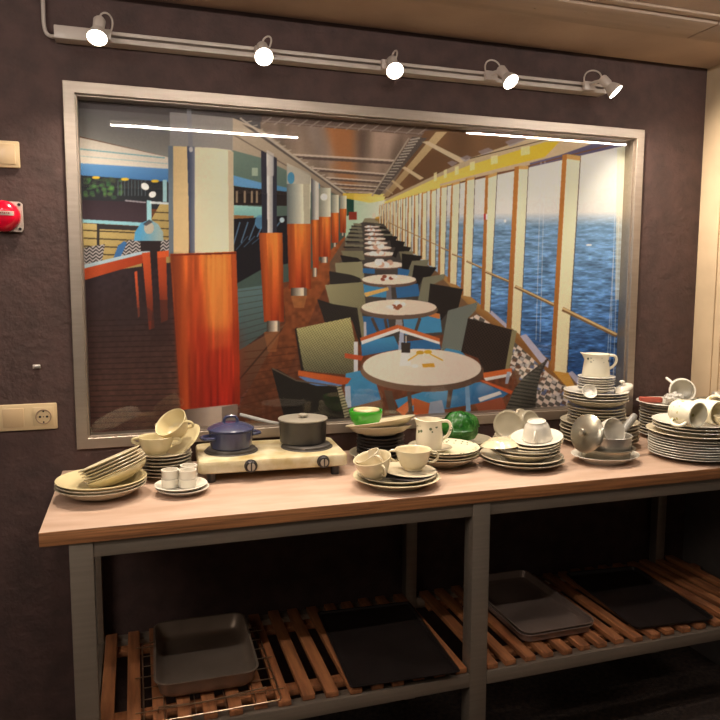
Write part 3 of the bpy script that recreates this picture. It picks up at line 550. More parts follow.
obj('inner_bead', loft([rect_loop(.0325, .014), rect_loop(.0365, .014), rect_loop(.0375, .016), rect_loop(.0375, PY+.002)], cap0=False, cap1=False), M['frame'], PIC, angle=25)
bm = box(bmesh.new(), .034, FW-.034, .018, .021, FB+.034, FT-.034)
for v in bm.verts: v.co -= po
obj('glass_pane', bm, M['pane'], PIC)
bm = box(bmesh.new(), .031, FW-.031, PY+.003, PY+.012, FB+.029, FT-.029)
for v in bm.verts: v.co -= po
obj('backing_board', bm, M['dark'], PIC)

# ------------------------------------------------------------------ things on the wall
def wall_item(name, x, z, label, cat): return empty(name, (x, WY, z), 0, label, cat)
sw = wall_item('light_switch', -.19, 1.82, 'cream light switch high on the left wall above the red alarm', 'light switch')
obj('face_plate', box(bmesh.new(), -.082, .071, -.010, 0, -.037, .037, .004), M['switch'], sw)
obj('rocker', box(bmesh.new(), .004, .060, -.0135, -.009, -.028, .028, .002), M['switch_key'], sw); obj('rocker', box(bmesh.new(), -.074, -.012, -.0135, -.009, -.028, .028, .002), M['switch_key'], sw)
so = wall_item('socket_plate', -.128, 1.069, 'long cream socket plate with blank covers at table height left of the framed picture', 'power socket')
obj('face_plate', box(bmesh.new(), -.155, .078, -.010, 0, -.039, .039, .004), M['switch'], so)
for x0 in (-.148, -.072): obj('cover', box(bmesh.new(), x0+.004, x0+.060, -.0125, -.009, -.028, .028, .0015), M['switch_key'], so)
ring = lathe([(.022, -.001), (.022, .0035), (.0195, .0035), (.0185, -.0), (.0, -.0)]); bmesh.ops.transform(ring, matrix=Matrix.Rotation(PI/2, 4, 'X'), verts=ring.verts)
outl = empty('outlet_insert', (.041, -.0095, 0)); outl.parent = so
obj('insert_plate', box(bmesh.new(), -.028, .028, -.0025, .002, -.028, .028, .001), M['switch'], outl)
bmesh.ops.translate(ring, vec=(0, -.002, 0), verts=ring.verts); obj('socket_ring', ring, M['socket_ring'], outl)
bm = bmesh.new()
for x in (-.0095, .0095): 
    for v in lathe([(0, 0), (.0034, 0), (.0034, .0012), (0, .0012)], 16, bm).verts[-34:] if False else []: pass
for x, z, r in ((-.0095, 0, .0032), (.0095, 0, .0032), (0, .016, .0024), (0, -.016, .0024), (0, 0, .0016)):
    t_ = lathe([(0, 0), (r, 0), (r, .0015), (0, .0015)], 16); bmesh.ops.transform(t_, matrix=Matrix.Translation((x, -.0035+.0005, z)) @ Matrix.Rotation(PI/2, 4, 'X'), verts=t_.verts)
    mm = bpy.data.meshes.new('t'); t_.to_mesh(mm); t_.free(); bm.from_mesh(mm); bpy.data.meshes.remove(mm)
obj('pin_hole', bm, M['dark'], outl)
al = wall_item('fire_alarm', -.166, 1.647, 'round red alarm sounder on a white square plate, on the left wall below the switch', 'alarm')
obj('mounting_plate', loft([[Vector((x, y, z)) for x, z in rrect(-.048, .048, -.042, .042, .009)] for y in (0, -.014)], cap0=True), M['white_paint'], al)
dome = lathe([(0, .060), (.016, .0595), (.03, .056), (.0385, .048), (.0425, .036), (.044, .020), (.044, .0135), (0, .0135)], 56); bmesh.ops.transform(dome, matrix=Matrix.Rotation(PI/2, 4, 'X'), verts=dome.verts); obj('dome', dome, M['red'], al)
for x in (-.040, .040):
    for z in (-.034, .034):
        t_ = lathe([(0, .0125), (.0042, .0125), (.0042, .0155), (0, .0155)], 18); bmesh.ops.transform(t_, matrix=Matrix.Translation((x, 0, z)) @ Matrix.Rotation(PI/2, 4, 'X'), verts=t_.verts); obj('screw', t_, M['dark'], al)
bm = bmesh.new(); n = 14
pts = [(-.034+.066*k/n) for k in range(n+1)]
def dome_y(x, z):
    r = math.hypot(x, z); tb = [(0, .060), (.016, .0595), (.03, .056), (.0385, .048), (.0425, .036)]
    for (a, ya), (b_, yb) in zip(tb, tb[1:]):
        if r <= b_: return -(ya+(yb-ya)*(r-a)/(b_-a))
    return -.036
g = [[bm.verts.new((x, dome_y(x, z)-.0008, z)) for x in pts] for z in (-.001, .005, .011)]
for a, b_ in zip(g, g[1:]):
    for k in range(n): bm.faces.new((a[k], a[k+1], b_[k+1], b_[k]))
bmesh.ops.solidify(bm, geom=bm.faces[:], thickness=.0005)
strip = obj('label_strip', bm, M['white'], al)
bm = bmesh.new()
for k in range(9):
    x = -.024+k*.0052; box(bm, x, x+.0036, dome_y(x, .006)-.0019, dome_y(x, .006)-.0009, .0035+.001*(k % 2), .0075)
obj('faint_lettering', bm, M['terracotta'], strip)
cl = wall_item('cable_clip', -.101, 1.217, 'tiny white clip stuck on the left wall above the socket plate', 'clip')
obj('base', box(bmesh.new(), -.010, .010, -.005, 0, -.006, .006, .001), M['white_paint'], cl); obj('latch', box(bmesh.new(), -.004, .012, -.012, -.005, -.0045, .0045, .0015), M['chrome'], cl)

# ------------------------------------------------------------------ track lights and ceiling tubes
tr = empty('light_track', (.93, WY, 2.154), 0, 'white ceiling-height light track running across the wall above the framed picture', 'light track')
def tk(name, bm, m):
    for v in bm.verts: v.co -= Vector((.93, WY, 2.154))
    return obj(name, bm, m, tr)
TRY = -.034
bm = box(bmesh.new(), .10, 1.79, -.012, WY, 2.139, 2.170, .001); box(bm, .10, 1.79, TRY, -.012, 2.160, 2.170, .001); box(bm, .10, 1.79, TRY, -.012, 2.139, 2.153, .001)
tk('rail', bm, M['white_paint']); tk('feed_box', box(bmesh.new(), -.013, .10, TRY-.002, WY, 2.137, 2.172, .002), M['white_paint']); tk('end_cap', box(bmesh.new(), 1.79, 1.80, TRY-.001, WY, 2.138, 2.171, .001), M['white_paint'])
bm = tube([(-.012, -.008, 2.148)]+bez((-.022, -.008, 2.148), (-.05, -.006, 2.15), (-.038, -.004, 2.20), (-.042, 0, ZC), 14), .0055)
tk('feed_cable', bm, M['white_paint'])
L = [(97, 38, (-.10, -.50, -.85), .115, 'leftmost spotlight on the track, above the top left corner of the framed picture'), (264, 57, (-.05, -.72, -.66), .565, 'second spotlight from the left on the track, tilted straight forward'),
     (395, 71, (-.10, -.70, -.68), .968, 'middle spotlight of the five on the white track'), (511, 82, (.22, -.62, -.72), 1.335, 'fourth spotlight from the left on the track, turned slightly right'), (616, 92, (.52, -.45, -.72), 1.72, 'rightmost spotlight at the end of the track, turned to the right')]
for px, py, dirv, ax, lab in L:
    f = at_y(px, py, -.115); d = Vector(dirv).normalized(); e = empty('spotlight', (ax, TRY, 2.154), 0, lab, 'spotlight', 'spotlights on the track'); base = Vector((ax, TRY, 2.154))
    q = aim(d); o = f-base
    obj('adapter', box(bmesh.new(), -.022, .022, -.016, 0, -.014, .016, .002), M['white_paint'], e)
    obj('bulb_reflector', lathe([(.0265, 0), (.0268, -.003), (.025, -.012), (.018, -.028), (.011, -.036), (0, -.036)], 40), M['white_paint'], e, o, q)
    obj('bulb_face', lathe([(0, .0025), (.015, .002), (.0255, 0), (.0255, -.002), (0, -.002)], 40), M['bulb'], e, o, q)
    obj('lamp_socket', lathe([(0, -.034), (.0125, -.034), (.0155, -.040), (.0165, -.066), (.013, -.072), (0, -.072)], 32), M['white_paint'], e, o, q)
    s0 = o-d*.062; obj('arm', tube(bez((0, -.012, .004), (0, -.025, .012), tuple(s0+Vector((0, .02, 0))), tuple(s0), 8), .0055), M['white_paint'], e)
    top = o-d*.071; obj('cable_loop', tube(bez(tuple(top), tuple(top+Vector((.0, .0, .035))), (.045*(1 if px < 400 else -1), -.02, .06), (.02*(1 if px < 400 else -1), -.010, .010), 16), .0026, 8), M['white_paint'], e)
    l = bpy.data.lights.new('spot_lamp', 'SPOT'); l.energy = SPOT_W; l.color = SPOT_COL; l.spot_size = R_(145); l.spot_blend = 1.0; l.shadow_soft_size = .022
    lo = bpy.data.objects.new('spot_lamp', l); C.objects.link(lo); lo.parent = e; lo.location = o+d*.012; lo.rotation_euler = d.to_track_quat('-Z', 'Y').to_euler()
for x0, x1, y, z, lab in ((.08, 1.055, -1.54, 2.25, 'fluorescent tube on the ceiling in front of the picture, mirrored at left in its glass'), (-1.25, -.22, -1.54, 2.25, 'added unseen fill tube on the ceiling at far left, ahead of the red alarm'), (1.83, 2.85, -1.135, 2.25, 'fluorescent tube on the ceiling at right, mirrored near the top right of the glass')):  # far left tube is added, out of view, to brighten the lower left wall
    e = empty('ceiling_tube_light', ((x0+x1)/2, y, z), 0, lab, 'tube light', 'ceiling tube lights'); h = (x1-x0)/2; tr_ = .004 if x0 > 1 else .005
    t_ = lathe([(0, -h), (tr_, -h), (tr_, h), (0, h)], 20); bmesh.ops.transform(t_, matrix=Matrix.Rotation(PI/2, 4, 'Y'), verts=t_.verts); obj('tube', t_, M['tube'], e)
    obj('housing', box(bmesh.new(), -h, h, -.025, .025, .016, ZC-z, .002), M['white_paint'], e)
    for sx in (-h, h): obj('lamp_holder', box(bmesh.new(), sx-.012, sx+.012, -.015, .015, -.016, .018, .002), M['white_paint'], e)

# ------------------------------------------------------------------ crockery builders
def plate_prof(R, h, foot=.58, t=.0042, lip=.72):
    return [(0, .0025), (foot*R-.004, .0025), (foot*R-.003, 0), (foot*R, 0), (foot*R+.002, .003), (lip*R, h*.34), (.9*R, h*.72), (R-.002, h-.0026), (R, h-.0012), (R-.001, h), (R-.004, h), (.9*R, h*.72+t), (lip*R, h*.34+t), (foot*R-.002, t+.0028), (0, t+.0024)]
def bowl_prof(R, h, foot=.45, t=.0042):
    out = [(0, .003), (foot*R-.004, .003), (foot*R-.003, 0), (foot*R, 0)]
    for k in range(1, 9): a = k/8*PI/2; out.append((foot*R+(R-foot*R)*math.sin(a)**1.15, .004+(h-.004)*(1-math.cos(a)) if k < 8 else h))
    out.append((R-.001, h+.0015)); out.append((R-t*.7, h+.001)); ins = [(r-t if r > foot*R else r, z+t) for r, z in out[4:11]][::-1]
    return out+ins+[(foot*R-.006, t+.004), (0, t+.004)]
_cache = {}
def plate_me(name, R, h, m, foot=.58, kind='plate', lip=.72, sx=1, sy=1):
    k = (name, R, h, m, foot, kind, lip, sx, sy)
    if k not in _cache: _cache[k] = mesh_of(name, lathe((plate_prof if kind == 'plate' else bowl_prof)(R, h, foot, lip=lip) if kind == 'plate' else bowl_prof(R, h, foot), 64, sx=sx, sy=sy), M[m], 50)
    return _cache[k]
def dish(name, x, y, z, R, h, m, label, cat, group=None, foot=.58, kind='plate', quat=None, lip=.72, sx=1, sy=1):
    o = link(name, plate_me(name, R, h, m, foot, kind, lip, sx, sy), None, (x, y, z), quat); return tag(o, label, cat, group)
def stack(name, x, y, z, n, step, R, h, m, where, cat, group, foot=.58, kind='plate', jit=.003, mats=None, word='plate', lip=.72):
    """n dishes from z upward; labels count from the top"""
    for k in range(n):
        mm = mats[k % len(mats)] if mats else m
        o = dish(name, x+rnd.uniform(-jit, jit), y+rnd.uniform(-jit, jit), z+k*step, R, h, mm, '%s %s %s' % (ORD[n-1-k], word, where), cat, group, foot, kind, lip=lip)
        o.rotation_euler.z = rnd.uniform(0, 6)
    return z+n*step
def cup_prof(R, r, h, t=.003):
    out = [(0, .003), (r-.004, .003), (r-.003, 0), (r, 0), (r, .004)]
    for k in range(1, 9): s = k/8; out.append((r+(R-r)*(s**.55), .004+(h-.004)*s))
    out += [(R-.001, h+.001), (R-t, h)]
    for k in range(7, 0, -1): s = k/8; out.append((r+(R-r)*(s**.55)-t, .006+(h-.006)*s))
    return out+[(r-.004, .008), (0, .007)]
def hang(q, w):
    l = q.inverted() @ Vector(w); return math.atan2(l.y, l.x)
def cup(name, loc, R, r, h, m, label, cat, quat=None, handles=((0, 1),), hs=1.0, group=None, hm=None):
    """handles: (angle, kind)"""
    e = empty(name, loc, 0, label, cat, group)
    if quat is not None: e.rotation_euler = quat.to_euler()
    obj('bowl', lathe(cup_prof(R, r, h), 48), M[m], e, angle=50)
    for a, kind in handles:
        A = Vector((math.cos(a), math.sin(a), 0)); up = Vector((0, 0, 1))
        p0 = A*(R-.003)+up*h*.86; p3 = A*(r+(R-r)*.75)+up*h*.36
        if kind == 2: p3 = A*(R-.006)+up*h*.55; b = bez(p0, p0+A*.032*hs+up*.004, p3+A*.03*hs-up*.002, p3, 12)
        else: b = bez(p0, p0+A*.04*hs+up*.012*hs, p3+A*.045*hs-up*.002, p3, 14)
        obj('handle', tube(b, .0042*min(1.2, hs+.1), 10), M[hm or m], e)
    return e

# ------------------------------------------------------------------ A: far left stack
x, y = .080, -.292
stack('soup_plate', x, y, TZ, 3, .0086, .115, .034, 'cream', 'of the soup plates lying flat at the left table end', 'soup plate', 'soup plates at the left end', foot=.42, mats=['ivory', 'ivory', 'yellow_cream'])
ax = Vector((-.36, .17, .92)).normalized(); q = aim(ax); c0 = Vector((x+.050, y+.004, TZ+.041))
for k in range(6):
    c = c0+ax*(k*.0078)+Vector((-.0018*k, 0, 0))
    if k == 0: dish('tilted_bowl', c.x, c.y, c.z-.006, .080, .028, 'yellow_cream', 'lowest, deeper cream bowl of the tilted dishes at the left end of the table', 'bowl', 'tilted dishes at the left end', .42, 'bowl', q)
    else: dish('tilted_dish', c.x, c.y, c.z+.004, .084, .017, ['ivory', 'cream'][k % 2], '%s cream dish of the tilted pile leaning on the left soup plates' % ORD[5-k], 'dish', 'tilted dishes at the left end', .55, 'plate', q)
# ------------------------------------------------------------------ B: stack with two-handled bowls
x, y = .247, -.135
zt = stack('side_plate', x, y, TZ, 7, .0098, .079, .017, 'ivory', 'of the stack under the two-handled cream bowls', 'plate', 'side plates under the two-handled bowls', mats=['ivory', 'grey_plate', 'ivory'])
cup('two_handled_bowl', (x-.022, y-.030, zt+.006), .050, .030, .050, 'yellow_cream', 'upright cream two-handled soup bowl on the plates left of the hotplate', 'soup bowl', handles=((-.25, 2), (PI-.35, 2)))
q = aim((-.62, -.28, .72)); dish('leaning_saucer', x+.062, y+.012, zt+.024, .062, .012, 'yellow_cream', 'cream saucer leaning up behind the tilted two-handled bowl', 'saucer', quat=q)
cup('two_handled_bowl', (x+.046, y+.000, zt+.057), .050, .028, .050, 'yellow_cream', 'tilted cream two-handled bowl propped on a leaning saucer, its mouth towards the left', 'soup bowl', aim((-.52, -.40, .70)), handles=((.25, 1), (PI+.2, 2)), hs=.75)
# ------------------------------------------------------------------ C: saucers with ramekins
x, y = .284, -.325
stack('small_saucer', x, y, TZ, 2, .009, .070, .018, 'white', 'of the two small white saucers carrying ramekins', 'saucer', 'saucers under the ramekins', foot=.5)
rp = [(.0, 0), (.021, 0), (.022, .002), (.0225, .0185), (.0235, .020), (.0235, .0235), (.0195, .0235), (.019, .006), (0, .005)]
rme = mesh_of('ramekin', lathe(rp, 36), M['white'], 40)
for dx, dy, dz, lab in ((-.029, .003, 0, 'lower white ramekin of the left pair on the small saucers'), (-.029, .003, .0225, 'upper white ramekin of the left pair on the small saucers'), (.016, -.012, 0, 'lower white ramekin of the front right pair on the small saucers'), (.016, -.012, .0225, 'upper white ramekin of the front right pair on the small saucers'), (.022, .036, 0, 'lower white ramekin at the back of the small saucers'), (.022, .036, .0225, 'upper white ramekin at the back of the small saucers')):
    tag(link('ramekin', rme, None, (x+dx, y+dy, TZ+.0180+dz*1.05)), lab, 'ramekin', 'white ramekins on the small saucers')
# ------------------------------------------------------------------ D: hotplate, pots
hp = empty('hotplate', (.556, -.148, TZ), -.055, 'grimy cream double hotplate with two knobs on the left half of the table', 'hotplate')
bm = loft([[Vector((a, b, z)) for a, b in rrect(-.216+i, .216-i, -.126+i, .126-i, .018)] for z, i in ((.027, .004), (.030, 0), (.055, 0), (.061, .003), (.063, .009))])
obj('body', bm, M['hotplate'], hp)
for sx in (-.115, .115):
    obj('burner', lathe([(0, .062), (.078, .062), (.080, .064), (.078, .066), (.073, .066), (.072, .072), (.069, .074), (.020, .074), (.018, .072), (0, .072)], 48), M['burner'], hp, (sx, .0, 0))
    k = obj('knob', lathe([(.0185, 0), (.0185, .005), (.0165, .006), (.0160, .016), (.0145, .018), (0, .018)], 32), M['black_plastic'], hp, (sx+(.045 if sx < 0 else .025), -.1262, .0455), aim((0, -1, 0)))
    obj('knob_cap', lathe([(0, .0178), (.0115, .0178), (.0110, .0192), (0, .0192)], 28), M['lid_grey'], k)
    obj('knob_grip', box(bmesh.new(), -.002, .002, -.0145, .0145, .012, .0205, .001), M['black_plastic'], k)
for sx in (-.18, .18):
    for sy in (-.105, .105): obj('foot', lathe([(0, 0), (.012, 0), (.014, .028), (0, .028)], 20), M['black_plastic'], hp, (sx, sy, 0))
bz = TZ+.074
lx, ly = .441, -.142
e = empty('casserole_pot', (lx, ly, bz), 0, 'small navy blue lidded pot with loop handles on the left burner', 'pot')
obj('body', lathe([(0, 0), (.058, 0), (.061, .003), (.0655, .050), (.0675, .052), (.0675, .055), (.062, .055), (.058, .006), (0, .005)], 56), M['navy'], e)
lid = obj('lid', lathe([(0, .053), (.062, .053), (.0695, .0545), (.0695, .058), (.066, .0605), (.050, .069), (.030, .0755), (0, .077)], 56), M['navy'], e)
obj('lid_handle', tube([(-.020, 0, .073), (-.019, 0, .085), (-.013, 0, .092), (0, 0, .094), (.013, 0, .092), (.019, 0, .085), (.020, 0, .073)], .0048, 10), M['navy'], lid)
for a in (PI+.30, .30):
    A = Vector((math.cos(a), math.sin(a), 0)); T = Vector((-A.y, A.x, 0)); z = Vector((0, 0, .036))
    obj('side_handle', tube([A*.060+T*.024+z, A*.074+T*.024+z, A*.088+T*.016+z, A*.091+z, A*.088-T*.016+z, A*.074-T*.024+z, A*.060-T*.024+z], .0052, 10), M['navy'], e)
rx, ry = .664, -.132
e = empty('saucepan', (rx, ry, bz), 0, 'charcoal saucepan with flat grey lid and long handle on the right burner', 'saucepan')
obj('body', lathe([(0, 0), (.068, 0), (.071, .003), (.0735, .067), (.075, .069), (.072, .070), (.068, .006), (0, .005)], 56), M['charcoal'], e)
lid = obj('lid', lathe([(0, .069), (.072, .0695), (.0765, .071), (.0765, .074), (.070, .0755), (.060, .074), (.02, .0755), (0, .0755)], 56), M['lid_grey'], e)
obj('lid_knob', lathe([(.006, .074), (.006, .079), (.015, .081), (.016, .085), (.012, .0875), (0, .088)], 28), M['lid_grey'], lid)
A = Vector((-.93, .30, 0)).normalized(); obj('handle', tube([A*.068+Vector((0, 0, .056)), A*.10+Vector((0, 0, .060)), A*.15+Vector((0, 0, .072)), A*.195+Vector((0, 0, .084))], [.005, .0058, .0068, .006], 10, flat=.7), M['grey_handle'], e)
# ------------------------------------------------------------------ E: dark dishes with wide bowls and a green bowl
x, y = .918, -.132
dish('plate', x+.015, y+.012, TZ, .112, .020, 'grey_plate', 'greyish plate flat on the table under the dark dishes behind the cups', 'plate')
zt = stack('dark_dish', x, y, TZ+.0105, 6, .0104, .077, .017, 'dark_glaze', 'of the dark glazed pile supporting the wide bowls', 'dish', 'dark dishes under the wide bowls', word='dark dish', foot=.7)
dish('wide_bowl', x, y, zt+.006, .104, .030, 'ivory', 'lower wide shallow bowl on the dark dishes, nearly level', 'bowl', 'wide shallow bowls', .5, lip=.75, quat=aim((.0, .13, 1)))
q = aim((-.115, .19, 1)); dish('wide_bowl', x+.004, y-.004, zt+.024, .114, .030, 'cream', 'upper wide shallow bowl on the dark dishes, tilted up to the right', 'bowl', 'wide shallow bowls', .5, lip=.75, quat=q)
gx_, gy_, gz_ = x-.052, y-.010, zt+.033
gb = empty('green_bowl', (gx_, gy_, gz_), 0, 'small bright green bowl standing on the tilted wide bowl', 'bowl')
obj('shell', lathe(bowl_prof(.054, .058, .42), 48), M['green_glass'], gb, angle=50)
dish('cream_dish', gx_+.002, gy_, gz_+.036, .042, .024, 'yellow_cream', 'pale little dish nested inside the green bowl', 'dish', foot=.5, kind='bowl')
# ------------------------------------------------------------------ F: front plates with cups
x, y = .866, -.418
dish('dinner_plate', x, y, TZ, .123, .026, 'cream', 'large cream plate at the front edge under the two cream cups', 'plate', foot=.6)
dish('dinner_plate', x+.003, y+.004, TZ+.0095, .112, .024, 'grey_plate', 'second, slightly smaller plate nested on the front cream plate', 'plate', foot=.55)
M['floral_saucer'] = floral('floral_saucer', rgb(232, 220, 190), .008, .03, rgb(120, 126, 104), 70, .3)
dish('saucer', x+.032, y-.008, TZ+.020, .082, .013, 'dark_glaze', 'dark-rimmed saucer lying in the front cream plate', 'saucer')
dish('saucer', x+.034, y-.004, TZ+.0290, .080, .013, 'ivory', 'ivory saucer directly under the upright cream cup at the front', 'saucer', quat=aim((.05, -.03, 1)))
cup('tea_cup', (x+.052, y+.004, TZ+.0375), .052, .026, .058, 'cream', 'upright cream tea cup with two handles sitting on saucers at the front edge', 'cup', handles=((-.35, 1), (PI-.55, 1)), hs=.72)
q = aim((-.22, -.10, 1)); cup('tea_cup', (x-.066, y-.012, TZ+.027), .053, .024, .060, 'cream', 'tilted cream tea cup at the left of the front plates', 'cup', q, handles=((-.25, 1),), hs=.6)
cup('nested_cup', (x-.060, y-.004, TZ+.046), .036, .018, .050, 'ivory', 'smaller ivory cup tipped inside the tilted front cup', 'cup', aim((-.55, .1, .9)), handles=((.5, 1),), hs=.7)
# ------------------------------------------------------------------ G: plates with milk jug, green cabbage
x, y = 1.088, -.256
M['floral_plate'] = floral('floral_plate', rgb(232, 222, 190), .012, .0215, rgb(120, 120, 96), 75, .28)
for k in range(5):
    R = (.098, .108, .110, .107, .112)[k]; h = (.026, .024, .022, .022, .021)[k]
    dish('plate', x+rnd.uniform(-.004, .004), y+rnd.uniform(-.003, .003), TZ+k*.0098, R, h, ['grey_plate', 'ivory', 'cream', 'ivory', 'floral_plate'][k], '%s plate of the stack under the milk jug' % ORD[4-k], 'plate', 'plates under the milk jug')
dish('saucer', 1.040, -.286, TZ+.0525, .055, .014, 'ivory', 'small ivory saucer under the milk jug', 'saucer', foot=.6)
def jug(name, loc, prof, m, label, spout_a, handle_a, hh, spout=.012, group=None):
    e = empty(name, loc, 0, label, 'jug', group); bm = lathe(prof, 56); H = max(p[1] for p in prof); A = Vector((math.cos(spout_a), math.sin(spout_a), 0))
    for v in bm.verts:
        r = Vector((v.co.x, v.co.y, 0))
        if r.length > 1e-4:
            c = max(0, r.normalized().dot(A)); f = max(0, (v.co.z/H-.62)/.38); v.co += A*(spout*c**10*f*f); v.co.z += .006*c**8*f*f
    obj('body', bm, M[m], e, angle=50); B_ = Vector((math.cos(handle_a), math.sin(handle_a), 0)); R = max(p[0] for p in prof); z = Vector((0, 0, 1))
    obj('handle', tube(bez(B_*(R*.86)+z*H*.88, B_*(R+.040)+z*H*1.08, B_*(R+.038)+z*H*.40, B_*(R*.93)+z*H*.30, 16), .0048, 10), M[m], e); return e
M['floral_jug'] = floral('floral_jug', rgb(232, 222, 194), .056, .078, rgb(104, 116, 84), 80, .36)
pf = [(0, .002), (.029, .002), (.030, 0), (.034, 0), (.0375, .008), (.041, .028), (.0405, .050), (.0375, .072), (.0375, .086), (.0395, .094), (.0375, .095), (.0350, .086), (.035, .072), (.038, .05), (.038, .03), (.030, .008), (0, .006)]
jug('milk_jug', (1.020, -.292, TZ+.0590), pf, 'floral_jug', 'small cream milk jug with leaf sprigs on its shoulder, on a plate stack mid-table', PI-.1, -.05, .09)
dish('plate', 1.24, -.108, TZ, .10, .020, 'ivory', 'lower ivory plate behind the milk jug stack carrying the green cabbage shape', 'plate')
dish('plate', 1.241, -.109, TZ+.0115, .10, .022, 'ivory', 'upper ivory plate behind the milk jug stack carrying the green cabbage shape', 'plate')
dish('plate', 1.24, -.108, TZ+.0235, .085, .020, 'grey_plate', 'small greyish plate right under the green cabbage shape', 'plate')
cb = empty('green_cabbage', (1.205, -.125, TZ+.036), 0, 'glossy dark green cabbage-shaped lump behind the milk jug', 'cabbage')
def crumple(v, a, f, s): return a*(mnoise.noise(v*f+Vector((s, s, s))))
bm = bmesh.new(); bmesh.ops.create_icosphere(bm, subdivisions=5, radius=1)
for v in bm.verts:
    d = v.co.normalized(); r = .057*(1+crumple(d, .12, 1.6, 3)+crumple(d, .05, 4.5, 9)); fz = .93 if d.z < 0 else 1.0; v.co = Vector((d.x*r*1.06, d.y*r*.95, d.z*r*.94*fz+.051))
obj('head', bm, M['cabbage'], cb, angle=80)
for k, (a, el) in enumerate(((-2.3, .25), (-1.2, .15), (-.3, .4), (.9, .2), (2.2, .25), (-1.75, .75), (-.6, .9))):
    bm = bmesh.new(); n = 18; g = []
    for i in range(n+1):
        row = []
        for j in range(n+1):
            u = (i/n-.5)*2; v_ = (j/n-.5)*2; lat = el+v_*.85; lon = a+u*.85*(1-.35*abs(v_)); edge = max(abs(u), abs(v_))
            d = Vector((math.cos(lat)*math.cos(lon), math.cos(lat)*math.sin(lon), math.sin(lat))); r = .0585*(1+crumple(d, .12, 1.6, 3)+crumple(d, .045, 6, 4+k))+.0022*edge**6*(1+.6*math.sin(u*4+k)+.5*math.sin(v_*5))+.0015*math.exp(-(u*6)**2)
            row.append(bm.verts.new((d.x*r*1.06, d.y*r*.95, max(d.z*r*.94+.051, .004))))
        g.append(row)
    for i in range(n):
        for j in range(n): bm.faces.new((g[i][j], g[i+1][j], g[i+1][j+1], g[i][j+1]))
    bmesh.ops.solidify(bm, geom=bm.faces[:], thickness=.0016)
    obj('leaf', bm, M['cabbage'], cb, angle=80)
# ------------------------------------------------------------------ H: mixed stack with upside-down cup
x, y = 1.318, -.335
dish('dinner_plate', x, y, TZ, .128, .024, 'grey_plate', 'lowest wide plate of the stack under the upside-down cup', 'plate', 'plates under the upside-down cup')
dish('dinner_plate', x-.003, y+.002, TZ+.010, .128, .026, 'ivory', 'second lowest wide plate of the stack under the upside-down cup', 'plate', 'plates under the upside-down cup')
dish('soup_plate', x+.010, y+.005, TZ+.021, .108, .028, 'ivory', 'lower ivory soup plate in the stack under the upside-down cup', 'soup plate', 'plates under the upside-down cup', foot=.5)
dish('soup_plate', x+.012, y+.006, TZ+.031, .108, .028, 'grey_plate', 'upper greyish soup plate in the stack under the upside-down cup', 'soup plate', 'plates under the upside-down cup', foot=.5)
q = aim((.06, -.05, -1)); dish('overturned_saucer', x-.070, y+.016, TZ+.084, .062, .020, 'cream', 'overturned cream saucer beside the upside-down cup, its foot ring up', 'saucer', quat=q, foot=.55)
ax = Vector((-.15, -.10, 1)).normalized(); c0 = Vector((x+.036, y-.006, TZ+.058)); q = aim(ax)
for k, (R, m, lab) in enumerate(((.088, 'ivory', 'lowest ivory saucer of the three tilted under the upside-down cup'), (.086, 'cream', 'middle cream saucer of the three tilted under the upside-down cup'), (.080, 'white', 'top white saucer directly under the upside-down cup'))):
    c = c0+ax*(.0088*k)+Vector((.005*k, -.002*k, 0)); dish('tilted_saucer', c.x, c.y, c.z, R, .017, m, lab, 'saucer', 'tilted saucers under the cup', quat=q, foot=.5)
e = cup('overturned_cup', c0+ax*.084+Vector((.012, -.004, 0)), .047, .028, .056, 'white', 'white cup standing upside down on the tilted saucers', 'cup', aim(-ax), handles=((hang(aim(-ax), (-.62, -.78, 0)), 1),), hs=.72)
hb = (1.368, -.20)
dish('plate', hb[0]+.070, hb[1]+.085, TZ, .085, .02, 'ivory', 'ivory plate flat at the back behind the upright lid', 'plate')
dish('plate', hb[0]+.064, hb[1]+.078, TZ+.0115, .09, .022, 'grey_plate', 'greyish plate at the back under the two upright lids', 'plate')
dish('plate', hb[0]+.064, hb[1]+.078, TZ+.0225, .085, .022, 'ivory', 'upper back plate holding the two upright lids', 'plate')
q = aim((-.55, -.85, .16)); dish('standing_lid', hb[0]+.008, hb[1]+.055, TZ+.088, .050, .010, 'grey_plate', 'greyish round lid standing on edge behind the overturned saucer', 'lid', quat=q, foot=.5)
q = aim((.30, -.75, .35)); dish('standing_lid', hb[0]+.086, hb[1]+.050, TZ+.085, .048, .012, 'grey_plate', 'round greyish lid leaning behind the upside-down cup', 'lid', quat=q, foot=.5)
q = aim((.35, -.6, .55)); dish('leaning_saucer', hb[0]+.082, hb[1]+.082, TZ+.088, .048, .012, 'ivory', 'small saucer leaning just behind the lid near the upside-down cup', 'saucer', quat=q, foot=.5)
# ------------------------------------------------------------------ I: tall stack with the pitcher
x, y = 1.738, -.150
z = stack('dinner_plate', x, y, TZ, 6, .0124, .134, .024, 'ivory', 'at the bottom of the tall stack under the pitcher', 'plate', 'wide plates at the bottom of the tall stack', mats=['grey_plate', 'ivory'], word='wide plate')
x -= .017
z = stack('bread_plate', x, y, z+.001, 5, .0106, .099, .020, 'ivory', 'in the middle of the tall stack under the pitcher', 'plate', 'middle plates of the tall stack', mats=['grey_plate', 'ivory'], word='mid-sized plate')
dish('shallow_bowl', x, y, z+.005, .100, .030, 'grey_plate', 'greyish shallow bowl halfway up the tall stack under the pitcher', 'bowl', kind='bowl', foot=.5)
z = stack('dinner_plate', x-.004, y, z+.017, 4, .0098, .111, .019, 'ivory', 'below the small saucers in the tall stack under the pitcher', 'plate', 'upper wide plates of the tall stack', word='upper plate', mats=['ivory', 'white'])
zs = z+.002
z = stack('saucer', x, y+.004, zs, 6, .0086, .064, .014, 'white', 'of the small saucers directly under the pitcher', 'saucer', 'saucers under the pitcher', word='small saucer')
